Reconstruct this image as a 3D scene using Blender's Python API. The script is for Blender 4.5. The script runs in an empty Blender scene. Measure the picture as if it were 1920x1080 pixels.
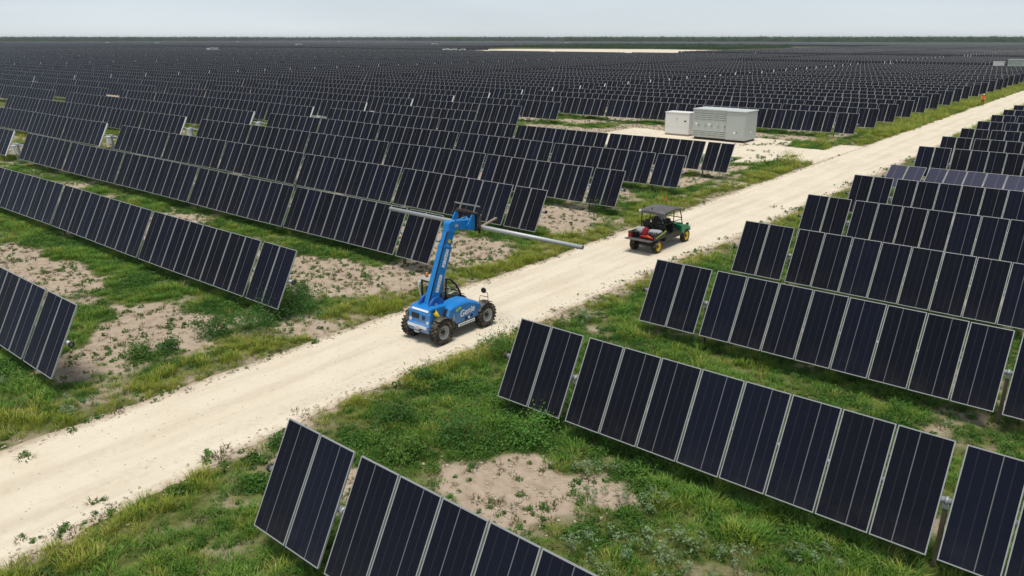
import bpy, bmesh, math, random
from mathutils import Vector, Matrix, noise
random.seed(7)
R = math.radians
scene = bpy.context.scene
COL = scene.collection

# ------------------------------------------------------------------ camera
F_PX, YAW, PITCH, CAM_H = 1418.07, R(39.563), R(18.284), 10.12
cam = bpy.data.cameras.new('camera'); cam.sensor_width = 36.0
cam.lens = 36.0 * F_PX / 1920.0
cam.clip_start = 0.1; cam.clip_end = 60000
camo = bpy.data.objects.new('camera', cam); COL.objects.link(camo)
camo.location = (0, 0, CAM_H); camo.rotation_euler = (R(90) - PITCH, 0, YAW)
scene.camera = camo
CY, SY, CP, SP = math.cos(YAW), math.sin(YAW), math.cos(PITCH), math.sin(PITCH)

def project(x, y, z):
    rt = x * CY + y * SY; fw = -x * SY + y * CY; zz = z - CAM_H
    d = fw * CP - zz * SP
    if d < 0.5: return None
    u = fw * SP + zz * CP
    return 960 + F_PX * rt / d, 540 - F_PX * u / d, d

def in_view(x, y, z, mx=150, my=150):
    p = project(x, y, z)
    return p is not None and -mx < p[0] < 1920 + mx and -my < p[1] < 1080 + my

# ------------------------------------------------------------------ materials
def srgb(r, g, b):
    f = lambda c: (c / 255 / 12.92) if c / 255 <= 0.04045 else ((c / 255 + 0.055) / 1.055) ** 2.4
    return (f(r), f(g), f(b), 1)

class NT:
    def __init__(self, name):
        self.m = bpy.data.materials.new(name); self.m.use_nodes = True
        self.t = self.m.node_tree; self.t.nodes.clear()
        self.out = self.n('ShaderNodeOutputMaterial')
    def n(self, t, **kw):
        nd = self.t.nodes.new(t)
        for k, v in kw.items():
            if k.startswith('i_'):
                key = k[2:]
                nd.inputs[int(key) if key.isdigit() else key.replace('_', ' ')].default_value = v
            else: setattr(nd, k, v)
        return nd
    def l(self, a, b): self.t.links.new(a, b)
    def math(self, op, a, b=None, c=None, clamp=False):
        nd = self.n('ShaderNodeMath', operation=op, use_clamp=clamp)
        for i, v in enumerate((a, b, c)):
            if v is None: continue
            if isinstance(v, (int, float)): nd.inputs[i].default_value = v
            else: self.l(v, nd.inputs[i])
        return nd.outputs[0]
    def mix(self, fac, a, b):
        nd = self.n('ShaderNodeMix', data_type='RGBA')
        for s, v in ((nd.inputs[0], fac), (nd.inputs[6], a), (nd.inputs[7], b)):
            if isinstance(v, (int, float)): s.default_value = v
            elif isinstance(v, tuple): s.default_value = v if len(v) == 4 else (*v, 1)
            else: self.l(v, s)
        return nd.outputs[2]
    def noise(self, vec, scale, detail=4, rough=0.55, out=0):
        nd = self.n('ShaderNodeTexNoise'); nd.inputs['Scale'].default_value = scale
        nd.inputs['Detail'].default_value = detail; nd.inputs['Roughness'].default_value = rough
        if vec is not None: self.l(vec, nd.inputs['Vector'])
        return nd.outputs[out]
    def ramp(self, fac, stops):
        nd = self.n('ShaderNodeValToRGB'); cr = nd.color_ramp
        while len(cr.elements) < len(stops): cr.elements.new(0.5)
        for e, (p, c) in zip(cr.elements, stops):
            e.position = p; e.color = c if len(c) == 4 else (*c, 1)
        self.l(fac, nd.inputs[0]); return nd.outputs[0]
    def maprange(self, v, a, b, c=0.0, d=1.0):
        nd = self.n('ShaderNodeMapRange'); nd.inputs[1].default_value = a; nd.inputs[2].default_value = b
        nd.inputs[3].default_value = c; nd.inputs[4].default_value = d
        self.l(v, nd.inputs[0]); return nd.outputs[0]
    def bsdf(self, col, rough=0.6, spec=0.5, metal=0.0, normal=None, emis=None):
        b = self.n('ShaderNodeBsdfPrincipled')
        for k, v in (('Base Color', col), ('Roughness', rough), ('Specular IOR Level', spec), ('Metallic', metal)):
            if isinstance(v, (int, float)): b.inputs[k].default_value = v
            elif isinstance(v, tuple): b.inputs[k].default_value = v if len(v) == 4 else (*v, 1)
            else: self.l(v, b.inputs[k])
        if normal is not None: self.l(normal, b.inputs['Normal'])
        self.l(b.outputs[0], self.out.inputs[0]); return b
    def bump(self, h, strength=0.4, dist=0.02):
        nd = self.n('ShaderNodeBump'); nd.inputs['Strength'].default_value = strength
        nd.inputs['Distance'].default_value = dist; self.l(h, nd.inputs['Height']); return nd.outputs[0]
    def pos(self): return self.n('ShaderNodeNewGeometry').outputs['Position']
    def obj(self): return self.n('ShaderNodeTexCoord').outputs['Object']
    def sep(self, v): 
        nd = self.n('ShaderNodeSeparateXYZ'); self.l(v, nd.inputs[0]); return nd.outputs
    def attr(self, name): return self.n('ShaderNodeAttribute', attribute_name=name)

def worn(name, col, rough=0.5, spec=0.5, metal=0.0, dirt=(0.42, 0.36, 0.28), amount=0.25, scale=3.0):
    """plain painted / rubber / metal surface with mottling and dust patches"""
    t = NT(name); o = t.obj()
    n1 = t.noise(o, scale, 5, 0.65); n2 = t.noise(o, scale * 7, 3, 0.6)
    f = t.math('MULTIPLY', t.maprange(n1, 0.45, 0.75), amount)
    c = t.mix(f, col, dirt)
    c = t.mix(t.math('MULTIPLY', t.maprange(n2, 0.3, 0.7), 0.12), c, tuple(x * 0.6 for x in col[:3]))
    r = t.maprange(n2, 0.2, 0.8, rough - 0.08, rough + 0.12)
    t.bsdf(c, r, spec, metal); return t.m

M = {}
M['alu'] = worn('aluminium', (0.40, 0.41, 0.41), 0.5, 0.4, 0.25, amount=0.1)
M['galv'] = worn('galvanised_steel', (0.42, 0.44, 0.46), 0.45, 0.5, 0.5, amount=0.12)
M['post'] = worn('weathered_post_steel', (0.15, 0.125, 0.10), 0.7, 0.3, 0.1, amount=0.3)
M['pipe'] = worn('pipe_steel', (0.46, 0.48, 0.49), 0.45, 0.5, 0.3, amount=0.1)
M['backsheet'] = worn('backsheet', (0.45, 0.46, 0.47), 0.7, 0.3, amount=0.1)
M['white'] = worn('white_paint', (0.78, 0.78, 0.76), 0.5, 0.4, amount=0.06, scale=0.8)
M['greygreen'] = worn('grey_green_paint', (0.47, 0.505, 0.485), 0.5, 0.4, amount=0.07, scale=0.8)
M['greytop'] = worn('grey_roof_paint', (0.55, 0.59, 0.58), 0.5, 0.4, amount=0.12, scale=0.8)
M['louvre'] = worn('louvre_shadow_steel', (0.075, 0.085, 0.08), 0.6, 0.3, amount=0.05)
M['black'] = worn('black_steel', (0.015, 0.015, 0.016), 0.45, 0.4, amount=0.06)
M['plastic'] = worn('black_plastic', (0.022, 0.022, 0.024), 0.6, 0.4, amount=0.15)
M['mud'] = worn('dusty_mudguard', (0.05, 0.05, 0.05), 0.7, 0.3, dirt=(0.40, 0.34, 0.26), amount=0.7, scale=4)
M['rubber'] = worn('dusty_rubber', (0.035, 0.033, 0.03), 0.85, 0.25, dirt=(0.34, 0.28, 0.21), amount=0.75, scale=5)
M['blue'] = worn('blue_paint', (0.006, 0.18, 0.56), 0.28, 0.5, amount=0.10, scale=2)
def machine_blue():
    t = NT('blue_machine_paint'); o = t.obj(); z = t.sep(o)[2]
    n1 = t.noise(o, 2.2, 5, 0.65); n2 = t.noise(o, 16, 4, 0.7)
    c = t.mix(t.math('MULTIPLY', t.maprange(n1, 0.35, 0.75), 0.35), (0.006, 0.205, 0.60), (0.02, 0.25, 0.62))
    lowz = t.math('MULTIPLY', t.maprange(z, 1.25, 0.35), t.maprange(n1, 0.3, 0.65))
    c = t.mix(t.math('MULTIPLY', lowz, 0.55), c, (0.42, 0.36, 0.28))
    c = t.mix(t.math('MULTIPLY', t.maprange(n2, 0.62, 0.70), 0.45), c, (0.10, 0.20, 0.36))
    t.bsdf(c, t.maprange(n2, 0.2, 0.8, 0.25, 0.5), 0.5); return t.m
M['blue'] = machine_blue()
M['blue2'] = worn('dull_blue_paint', (0.012, 0.11, 0.42), 0.45, 0.5, amount=0.2, scale=2)
M['rimgrey'] = worn('grey_wheel_paint', (0.42, 0.42, 0.40), 0.5, 0.4, amount=0.35)
M['yellow'] = worn('yellow_paint', (0.88, 0.60, 0.015), 0.4, 0.5, amount=0.04)
M['lime'] = worn('lime_decal', (0.52, 0.62, 0.06), 0.5, 0.4, amount=0.05)
M['green'] = worn('green_paint', (0.01, 0.24, 0.10), 0.35, 0.5, amount=0.12)
M['dkgreen'] = worn('dark_green_paint', (0.012, 0.06, 0.03), 0.4, 0.5, amount=0.12)
M['red'] = worn('red_plastic', (0.42, 0.02, 0.03), 0.45, 0.5, amount=0.08)
M['orange'] = worn('orange_plastic', (0.78, 0.13, 0.02), 0.5, 0.4, amount=0.04)
M['amber'] = worn('amber_lens', (0.75, 0.22, 0.02), 0.25, 0.5, amount=0.02)
M['rust'] = worn('worn_fork_steel', (0.36, 0.27, 0.20), 0.6, 0.4, 0.2, amount=0.3)
M['brown'] = worn('brown_steel', (0.10, 0.06, 0.04), 0.6, 0.4, 0.2, amount=0.3)
M['fabric'] = worn('grey_sack', (0.36, 0.38, 0.42), 0.8, 0.2, amount=0.25, scale=9)
M['roofgrey'] = worn('grey_canopy', (0.10, 0.095, 0.10), 0.55, 0.4, amount=0.25)
M['skin'] = worn('skin', (0.36, 0.20, 0.14), 0.6, 0.4, amount=0.02)
M['jeans'] = worn('dark_trousers', (0.05, 0.045, 0.035), 0.85, 0.2, amount=0.2)
M['hivis'] = worn('orange_vest', (0.85, 0.13, 0.015), 0.8, 0.2, amount=0.02)
M['shirt'] = worn('pale_shirt', (0.62, 0.64, 0.58), 0.8, 0.2, amount=0.05)
M['hivisyellow'] = worn('lime_vest', (0.50, 0.66, 0.08), 0.8, 0.2, amount=0.02)
M['stone'] = worn('limestone_pebble', (0.50, 0.43, 0.34), 0.95, 0.15, amount=0.3, scale=1)
M['concrete'] = worn('concrete', (0.36, 0.34, 0.31), 0.9, 0.2, amount=0.3)
M['decalw'] = worn('white_decal', (0.88, 0.88, 0.87), 0.5, 0.3, amount=0.02)
M['bark'] = worn('stem', (0.12, 0.085, 0.05), 0.9, 0.2, amount=0.2)

def glass_mat():
    t = NT('cab_glass')
    g = t.n('ShaderNodeBsdfGlossy'); g.inputs['Roughness'].default_value = 0.03
    tr = t.n('ShaderNodeBsdfTransparent'); tr.inputs[0].default_value = (0.82, 0.87, 0.85, 1)
    mx = t.n('ShaderNodeMixShader'); mx.inputs[0].default_value = 0.06; t.l(tr.outputs[0], mx.inputs[1]); t.l(g.outputs[0], mx.inputs[2])
    t.l(mx.outputs[0], t.out.inputs[0]); return t.m
M['glass'] = glass_mat()

def panel_mat(name, bright=False, far=False):
    t = NT(name)
    uv = t.n('ShaderNodeUVMap').outputs[0]; s = t.sep(uv)
    u = t.math('FRACT', s[0])
    rnd = t.attr('rnd').outputs['Fac'] if not far else t.math('FRACT', t.math('MULTIPLY', t.math('FLOOR', s[0]), 0.371))
    base = t.ramp(rnd, [(0.0, (0.005, 0.0055, 0.0105)), (0.45, (0.0055, 0.007, 0.0155)), (0.8, (0.006, 0.0085, 0.0195)), (1.0, (0.0055, 0.0065, 0.0125))])
    if bright: base = t.ramp(rnd, [(0.0, (0.05, 0.052, 0.085)), (1.0, (0.068, 0.07, 0.112))])  # sky reflection on the flatter row, painted into its base colour
    base = t.mix(t.math('MULTIPLY', t.noise(t.pos(), 9.0, 3), 0.3), base, (0.022, 0.022, 0.027))
    lowedge = t.math('MULTIPLY', t.maprange(s[1], 0.35, 0.0), t.maprange(t.noise(t.pos(), 2.4, 4, 0.7), 0.35, 0.7))
    base = t.mix(t.math('MULTIPLY', lowedge, 0.10), base, (0.14, 0.12, 0.10))
    if not far:
        # five cell columns: faint gaps, one bright busbar gap at two fifths
        fd = t.math('ABSOLUTE', t.math('SUBTRACT', t.math('FRACT', t.math('ADD', t.math('MULTIPLY', u, 5.0), 0.5)), 0.5))
        faint = t.math('LESS_THAN', fd, 0.028)
        fine = t.math('ABSOLUTE', t.math('SUBTRACT', t.math('FRACT', t.math('MULTIPLY', u, 25.0)), 0.5))
        c = t.mix(t.math('MULTIPLY', t.math('LESS_THAN', fine, 0.07), 0.15), base, (0.06, 0.06, 0.065))
        c = t.mix(t.math('MULTIPLY', faint, 0.5), c, (0.055, 0.055, 0.06))
        bl = t.math('LESS_THAN', t.math('ABSOLUTE', t.math('SUBTRACT', u, 0.405)), 0.0085)
        c = t.mix(bl, c, (0.17, 0.17, 0.18))
    else:
        # distant rows: module frames and seams as pale lines
        e = t.math('MINIMUM', u, t.math('SUBTRACT', 1.0, u))
        v = t.math('MINIMUM', s[1], t.math('SUBTRACT', 1.0, s[1]))
        ln = t.math('MAXIMUM', t.math('LESS_THAN', e, 0.04), t.math('LESS_THAN', v, 0.012))
        c = t.mix(ln, base, (0.24, 0.25, 0.26))
    dust = t.noise(t.pos(), 1.3, 3)
    r = t.maprange(dust, 0.3, 0.7, 0.07, 0.13)
    d = t.n('ShaderNodeBsdfDiffuse'); t.l(c, d.inputs[0])
    gl = t.n('ShaderNodeBsdfGlossy'); t.l(r, gl.inputs['Roughness']); gl.inputs[0].default_value = (0.80, 0.88, 1.0, 1)
    lw = t.n('ShaderNodeLayerWeight'); lw.inputs[0].default_value = 0.5
    fac = t.math('ADD', t.math('MULTIPLY', t.math('POWER', lw.outputs['Facing'], 5.0), 0.16), t.maprange(t.noise(t.pos(), 0.23, 3), 0.3, 0.7, 0.006, 0.013))
    mxs = t.n('ShaderNodeMixShader'); t.l(fac, mxs.inputs[0]); t.l(d.outputs[0], mxs.inputs[1]); t.l(gl.outputs[0], mxs.inputs[2])
    t.l(mxs.outputs[0], t.out.inputs[0]); return t.m
M['cell'] = panel_mat('solar_cells'); M['cellskysheen'] = panel_mat('sky_sheen_solar_cells', bright=True); M['cellfar'] = panel_mat('distant_solar_cells', far=True)

# ------------------------------------------------------------------ mesh builder
class MB:
    def __init__(s): s.v = []; s.f = []; s.m = []; s.sm = []
    def add(s, vs, fs, m=0, smooth=False):
        o = len(s.v); s.v += [tuple(p) for p in vs]
        for f in fs: s.f.append(tuple(i + o for i in f)); s.m.append(m); s.sm.append(smooth)
    def box(s, c, d, m=0, rot=None):
        x, y, z = d[0] / 2, d[1] / 2, d[2] / 2
        vs = [Vector(p) for p in ((-x, -y, -z), (x, -y, -z), (x, y, -z), (-x, y, -z), (-x, -y, z), (x, -y, z), (x, y, z), (-x, y, z))]
        if rot is not None: vs = [rot @ p for p in vs]
        s.add([p + Vector(c) for p in vs], [(0, 3, 2, 1), (4, 5, 6, 7), (0, 1, 5, 4), (1, 2, 6, 5), (2, 3, 7, 6), (3, 0, 4, 7)], m)
    def bar(s, a, b, w, h, m=0, up=(0, 0, 1)):
        a, b = Vector(a), Vector(b); d = (b - a); L = d.length; d.normalize()
        u = Vector(up); x = d.cross(u)
        if x.length < 1e-4: x = d.cross(Vector((1, 0, 0)))
        x.normalize(); z = x.cross(d)
        rot = Matrix((x, d, z)).transposed()
        s.box((a + b) / 2, (w, L, h), m, rot)
    def cyl(s, a, b, r, m=0, n=14, r2=None, caps=True, smooth=True):
        a, b = Vector(a), Vector(b); d = (b - a).normalized(); r2 = r if r2 is None else r2
        x = d.orthogonal().normalized(); y = d.cross(x)
        vs = []
        for p, q in ((a, r), (b, r2)):
            vs += [p + (x * math.cos(2 * math.pi * i / n) + y * math.sin(2 * math.pi * i / n)) * q for i in range(n)]
        s.add(vs, [(i, (i + 1) % n, n + (i + 1) % n, n + i) for i in range(n)], m, smooth)
        if caps:
            s.add(vs[:n], [tuple(range(n - 1, -1, -1))], m); s.add(vs[n:], [tuple(range(n))], m)
    def tube(s, pts, r, m=0, n=8):
        pts = [Vector(p) for p in pts]; rings = []
        x = None
        for i, p in enumerate(pts):
            d = (pts[min(i + 1, len(pts) - 1)] - pts[max(i - 1, 0)]).normalized()
            if x is None: x = d.orthogonal().normalized()
            x = (x - d * x.dot(d)).normalized(); y = d.cross(x)
            rings.append([p + (x * math.cos(2 * math.pi * k / n) + y * math.sin(2 * math.pi * k / n)) * r for k in range(n)])
        vs = [v for rg in rings for v in rg]; fs = []
        for i in range(len(pts) - 1):
            fs += [(i * n + k, i * n + (k + 1) % n, (i + 1) * n + (k + 1) % n, (i + 1) * n + k) for k in range(n)]
        s.add(vs, fs, m, True)
        s.add(rings[0], [tuple(range(n - 1, -1, -1))], m); s.add(rings[-1], [tuple(range(n))], m)
    def lathe(s, c, axis, prof, m=0, n=28, smooth=True, closed=False):
        """prof: list of (axial, radius) about axis through c"""
        c = Vector(c); d = Vector(axis).normalized(); x = d.orthogonal().normalized(); y = d.cross(x)
        vs = []
        for a, r in prof:
            vs += [c + d * a + (x * math.cos(2 * math.pi * i / n) + y * math.sin(2 * math.pi * i / n)) * r for i in range(n)]
        fs = []
        k = len(prof)
        for j in range(k if closed else k - 1):
            q = (j + 1) % k
            fs += [(j * n + i, j * n + (i + 1) % n, q * n + (i + 1) % n, q * n + i) for i in range(n)]
        s.add(vs, fs, m, smooth)
    def prism(s, prof, x0, x1, m=0, axis='x', inset=0.0):
        """2-D profile (a,b) extruded along an axis from x0 to x1"""
        n = len(prof)
        def P(t, a, b): return (t, a, b) if axis == 'x' else ((a, t, b) if axis == 'y' else (a, b, t))
        vs = [P(x0, a, b) for a, b in prof] + [P(x1, a, b) for a, b in prof]
        s.add(vs, [(i, (i + 1) % n, n + (i + 1) % n, n + i) for i in range(n)] + [tuple(range(n - 1, -1, -1)), tuple(range(n, 2 * n))], m)
    def loft(s, secs, m=0, smooth=True, caps=True):
        n = len(secs[0]); vs = [p for sc in secs for p in sc]; fs = []
        for j in range(len(secs) - 1):
            fs += [(j * n + i, j * n + (i + 1) % n, (j + 1) * n + (i + 1) % n, (j + 1) * n + i) for i in range(n)]
        s.add(vs, fs, m, smooth)
        if caps: s.add(secs[0], [tuple(range(n - 1, -1, -1))], m); s.add(secs[-1], [tuple(range(n))], m)
    def ell(s, c, rx, ry, rz, m=0, nu=12, nv=8, jit=0.0):
        vs = []; fs = []
        for j in range(nv + 1):
            th = math.pi * j / nv
            for i in range(nu):
                ph = 2 * math.pi * i / nu; q = 1 + random.uniform(-jit, jit)
                vs.append((c[0] + rx * q * math.sin(th) * math.cos(ph), c[1] + ry * q * math.sin(th) * math.sin(ph), c[2] + rz * q * math.cos(th)))
        for j in range(nv):
            for i in range(nu): fs.append((j * nu + i, (j + 1) * nu + i, (j + 1) * nu + (i + 1) % nu, j * nu + (i + 1) % nu))
        s.add(vs, fs, m, True)
    def mesh(s, name, mats, bevel=0.0, seg=2):
        me = bpy.data.meshes.new(name); me.from_pydata(s.v, [], s.f)
        for mt in (mats if isinstance(mats, (list, tuple)) else [mats]): me.materials.append(mt)
        me.polygons.foreach_set('material_index', s.m); me.polygons.foreach_set('use_smooth', s.sm)
        bm = bmesh.new(); bm.from_mesh(me)
        bmesh.ops.remove_doubles(bm, verts=bm.verts, dist=1e-5)
        bmesh.ops.recalc_face_normals(bm, faces=bm.faces)
        if bevel:
            es = [e for e in bm.edges if len(e.link_faces) == 2 and e.calc_face_angle(0) > 0.5]
            r = bmesh.ops.bevel(bm, geom=es, offset=bevel, segments=seg, affect='EDGES', profile=0.6, clamp_overlap=True)
        bm.to_mesh(me); bm.free(); me.update(); return me
    def build(s, name, mats, parent=None, bevel=0.0, loc=(0, 0, 0), seg=2):
        return link(name, s.mesh(name, mats, bevel, seg), parent, loc)

def link(name, data, parent=None, loc=(0, 0, 0), rot=(0, 0, 0)):
    o = bpy.data.objects.new(name, data); COL.objects.link(o)
    o.location = loc; o.rotation_euler = rot
    if parent is not None: o.parent = parent
    return o
def tag(o, label, cat, group=None, kind=None):
    o['label'] = label; o['category'] = cat
    if group: o['group'] = group
    if kind: o['kind'] = kind
    return o
def thing(name, label, cat, loc=(0, 0, 0), rz=0.0, group=None):
    return tag(link(name, None, None, loc, (0, 0, rz)), label, cat, group)
def struct(o, label=None):
    o['kind'] = 'structure'
    if label: o['label'] = label
    return o

# ------------------------------------------------------------------ world and sun
SUN_EL, SUN_AZ = R(79), R(150)      # azimuth measured from +Y towards +X
w = bpy.data.worlds.new('World'); scene.world = w; w.use_nodes = True
wt = w.node_tree; wt.nodes.clear()
def wn(t, **kw):
    nd = wt.nodes.new(t)
    for k, v in kw.items(): setattr(nd, k, v)
    return nd
sky = wn('ShaderNodeTexSky', sky_type='NISHITA', sun_disc=False, sun_elevation=SUN_EL, sun_rotation=SUN_AZ)
sky.air_density = 1.0; sky.dust_density = 3.0; sky.ozone_density = 1.0; sky.altitude = 0
tc = wn('ShaderNodeTexCoord'); sx = wn('ShaderNodeSeparateXYZ'); wt.links.new(tc.outputs['Generated'], sx.inputs[0])
cr = wn('ShaderNodeValToRGB')   # pale overcast veil, whiter at the horizon
for e, (p, c) in zip([cr.color_ramp.elements[0], cr.color_ramp.elements[1], cr.color_ramp.elements.new(0.06), cr.color_ramp.elements.new(0.22)],
                     [(0.0, (8.2, 8.8, 9.0, 1)), (1.0, (4.9, 5.5, 6.2, 1)), (0.035, (7.2, 8.0, 8.6, 1)), (0.11, (5.8, 6.8, 7.9, 1))]):
    e.position = p; e.color = c
wt.links.new(sx.outputs[2], cr.inputs[0])
nz = wn('ShaderNodeTexNoise'); nz.inputs['Scale'].default_value = 1.6; nz.inputs['Detail'].default_value = 5
mp = wn('ShaderNodeMapping'); mp.inputs['Scale'].default_value = (1, 1, 6)
wt.links.new(tc.outputs['Generated'], mp.inputs[0]); wt.links.new(mp.outputs[0], nz.inputs['Vector'])
ml = wn('ShaderNodeMix', data_type='RGBA', blend_type='MULTIPLY'); ml.inputs[0].default_value = 1.0
mr = wn('ShaderNodeMapRange'); mr.inputs[1].default_value = 0.3; mr.inputs[2].default_value = 0.7; mr.inputs[3].default_value = 0.90; mr.inputs[4].default_value = 1.10
wt.links.new(nz.outputs[0], mr.inputs[0]); wt.links.new(cr.outputs[0], ml.inputs[6]); wt.links.new(mr.outputs[0], ml.inputs[7])
mx = wn('ShaderNodeMix', data_type='RGBA'); mx.inputs[0].default_value = 0.85
wt.links.new(sky.outputs[0], mx.inputs[6]); wt.links.new(ml.outputs[2], mx.inputs[7])
bg = wn('ShaderNodeBackground'); bg.inputs[1].default_value = 0.05
wo = wn('ShaderNodeOutputWorld'); wt.links.new(mx.outputs[2], bg.inputs[0]); wt.links.new(bg.outputs[0], wo.inputs[0])
sl = bpy.data.lights.new('sun', 'SUN'); sl.energy = 1.5; sl.angle = R(22); sl.color = (1.0, 0.95, 0.87)
so = bpy.data.objects.new('sun', sl); COL.objects.link(so)
sd = Vector((math.sin(SUN_AZ) * math.cos(SUN_EL), math.cos(SUN_AZ) * math.cos(SUN_EL), math.sin(SUN_EL)))
so.rotation_euler = sd.to_track_quat('Z', 'Y').to_euler(); so.location = (0, 0, 60)
scene.view_settings.view_transform = 'Standard'; scene.view_settings.look = 'None'
scene.view_settings.exposure = 1.06; scene.view_settings.gamma = 1.0

# ------------------------------------------------------------------ layout constants
P_ROW = 7.736
YL, XL = 7.55, -23.44          # left field: first row, road-side end
YR, XR = 7.40, -12.59          # right field
HC, TILT, ML, MW, MG, BG = 1.585, R(62), 2.30, 1.047, 0.034, 0.195
HALF = [2, 8, 9, 9, 8, 8]
def blk(n): return n * MW + (n - 1) * MG
HALF_L = sum(blk(n) for n in HALF) + BG * 5
MOTOR = 3.1
TRK_L = 2 * HALF_L + MOTOR
PITCH_X = TRK_L + 4.6

# ------------------------------------------------------------------ ground cover density
def fbm(x, y, s, o=4): return noise.fractal(Vector((x * s, y * s, 3.7)), 1.0, 2.0, o)   # about -1..1
BARE = [(-37.5, 11.7, 2.2, 1.5), (-41.5, 11.4, 2.5, 1.5), (-34.2, 12.2, 1.4, 1.0), (-26.6, 11.5, 2.6, 1.5), (-25.9, 9.4, 1.2, 1.1), (-25.4, 8.0, 1.1, 1.0),
        (-26.6, 20.2, 3.4, 2.0), (-24.8, 21.6, 1.6, 2.0), (-24.9, 26.2, 1.9, 2.2), (-26.2, 36.4, 2.2, 1.5), (-24.0, 33.8, 1.0, 1.3), (-10.6, 11.9, 2.1, 1.1), (-9.2, 12.2, 1.4, .9), (-8.2, 13.2, .9, .5), (-9.6, 10.9, .9, .5),
        (-53.0, 73.5, 4.0, 1.6), (-45.0, 75.0, 4.0, 1.6), (-29.5, 45.0, 3.0, 1.5), (-36.0, 19.5, 3.5, 0.9), (-46.0, 19.0, 4.0, 0.9), (-12.7, 9.6, 0.8, 0.7)]
LUSH = [(-31.5, 13.2, 2.4, 1.4), (-29.8, 10.6, 1.5, 1.2), (-48.0, 14.8, 3.5, 1.6), (-37.4, 15.2, 2.5, 1.3), (-27.9, 9.0, 1.6, 1.6), (-27.5, 6.5, 3.0, 2.0), (-30.5, 22.5, 3.0, 1.2), (-27.8, 31.5, 3.5, 2.0), (-3.5, 14.5, 4.0, 1.4), (-8.0, 16.0, 3.0, 1.2), (-12.2, 17.5, 2.0, 2.0), (-12.9, 12.6, 1.8, 1.6)]
def inside_pad(x, y):
    n = fbm(x, y, 0.25) * 1.2
    if -47 < x < -20 and 62.5 + n < y < 79.5 + n * .7:
        if y < 66 + n and x < -27 and y < 66.5 - (x + 27) * 0.0: return y > 65.0 + n
        if x > -27.2 + n * .5 and x < -23.3 and 74.6 < y < 79.4 + n: return False     # grass tongue by the road
        if -24.6 < x < -21.0 and y < 65.0 + n * .5: return False
        return True
    return False
def road_edges(y):
    l = -21.12 + 0.16 * fbm(0.0, y, 0.35) + 0.09 * fbm(5.0, y, 1.7)
    rb = -15.7 if y < 3 else (-15.7 - 0.75 * min(1, (y - 3) / 6) if y < 14 else (-16.45 + 0.95 * min(1, (y - 14) / 26)))
    r = rb + 0.22 * fbm(9.0, y, 0.3) + 0.13 * fbm(13.0, y, 1.9)
    return l, r
def density(x, y):
    """0 bare soil .. 1 thick green; second value 0 lush .. 1 dry yellow verge"""
    l, r = road_edges(y)
    if l - 0.02 < x < r + 0.02 or inside_pad(x, y): return 0.0, 0.0
    n = fbm(x, y, 0.22); n2 = fbm(x + 40, y, 0.9)
    verge = 0.0
    if x < l:
        dl = l - x
        verge = max(0.0, 1 - dl / (2.6 + 0.9 * n))
        if x > XL - 1.0: g = 0.66 + 0.5 * n2 + 0.25 * n
        else:
            ph = (y - YL) / P_ROW; ph = (ph - math.floor(ph)) * P_ROW     # 0 at a row's axis
            mid = abs(ph - 4.0)
            g = 0.42 + 0.20 * max(-1.2, min(1.5, (mid - 1.55))) + 0.65 * n + 0.25 * n2
            if x > XL - 3: g -= 0.15
    else:
        dr = x - r
        verge = max(0.0, 0.8 - dr / (1.6 + 0.8 * n))
        g = 0.70 + 0.50 * n + 0.42 * n2
        if dr < 0.7: g -= 0.3 * (0.7 - dr)
    for bx, by, rx, ry in BARE:
        d = ((x - bx) / rx) ** 2 + ((y - by) / ry) ** 2
        if d < 3.2: g -= 0.95 * max(0, 1.15 - d * 0.6 + n2 * 1.0)
    for bx, by, rx, ry in LUSH:
        d = ((x - bx) / rx) ** 2 + ((y - by) / ry) ** 2
        if d < 1.8: g += 0.55 * max(0, 1.2 - d * 0.8 + n2 * 0.4)
    return max(0.0, min(1.0, g)), max(0.0, min(1.0, verge))

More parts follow.
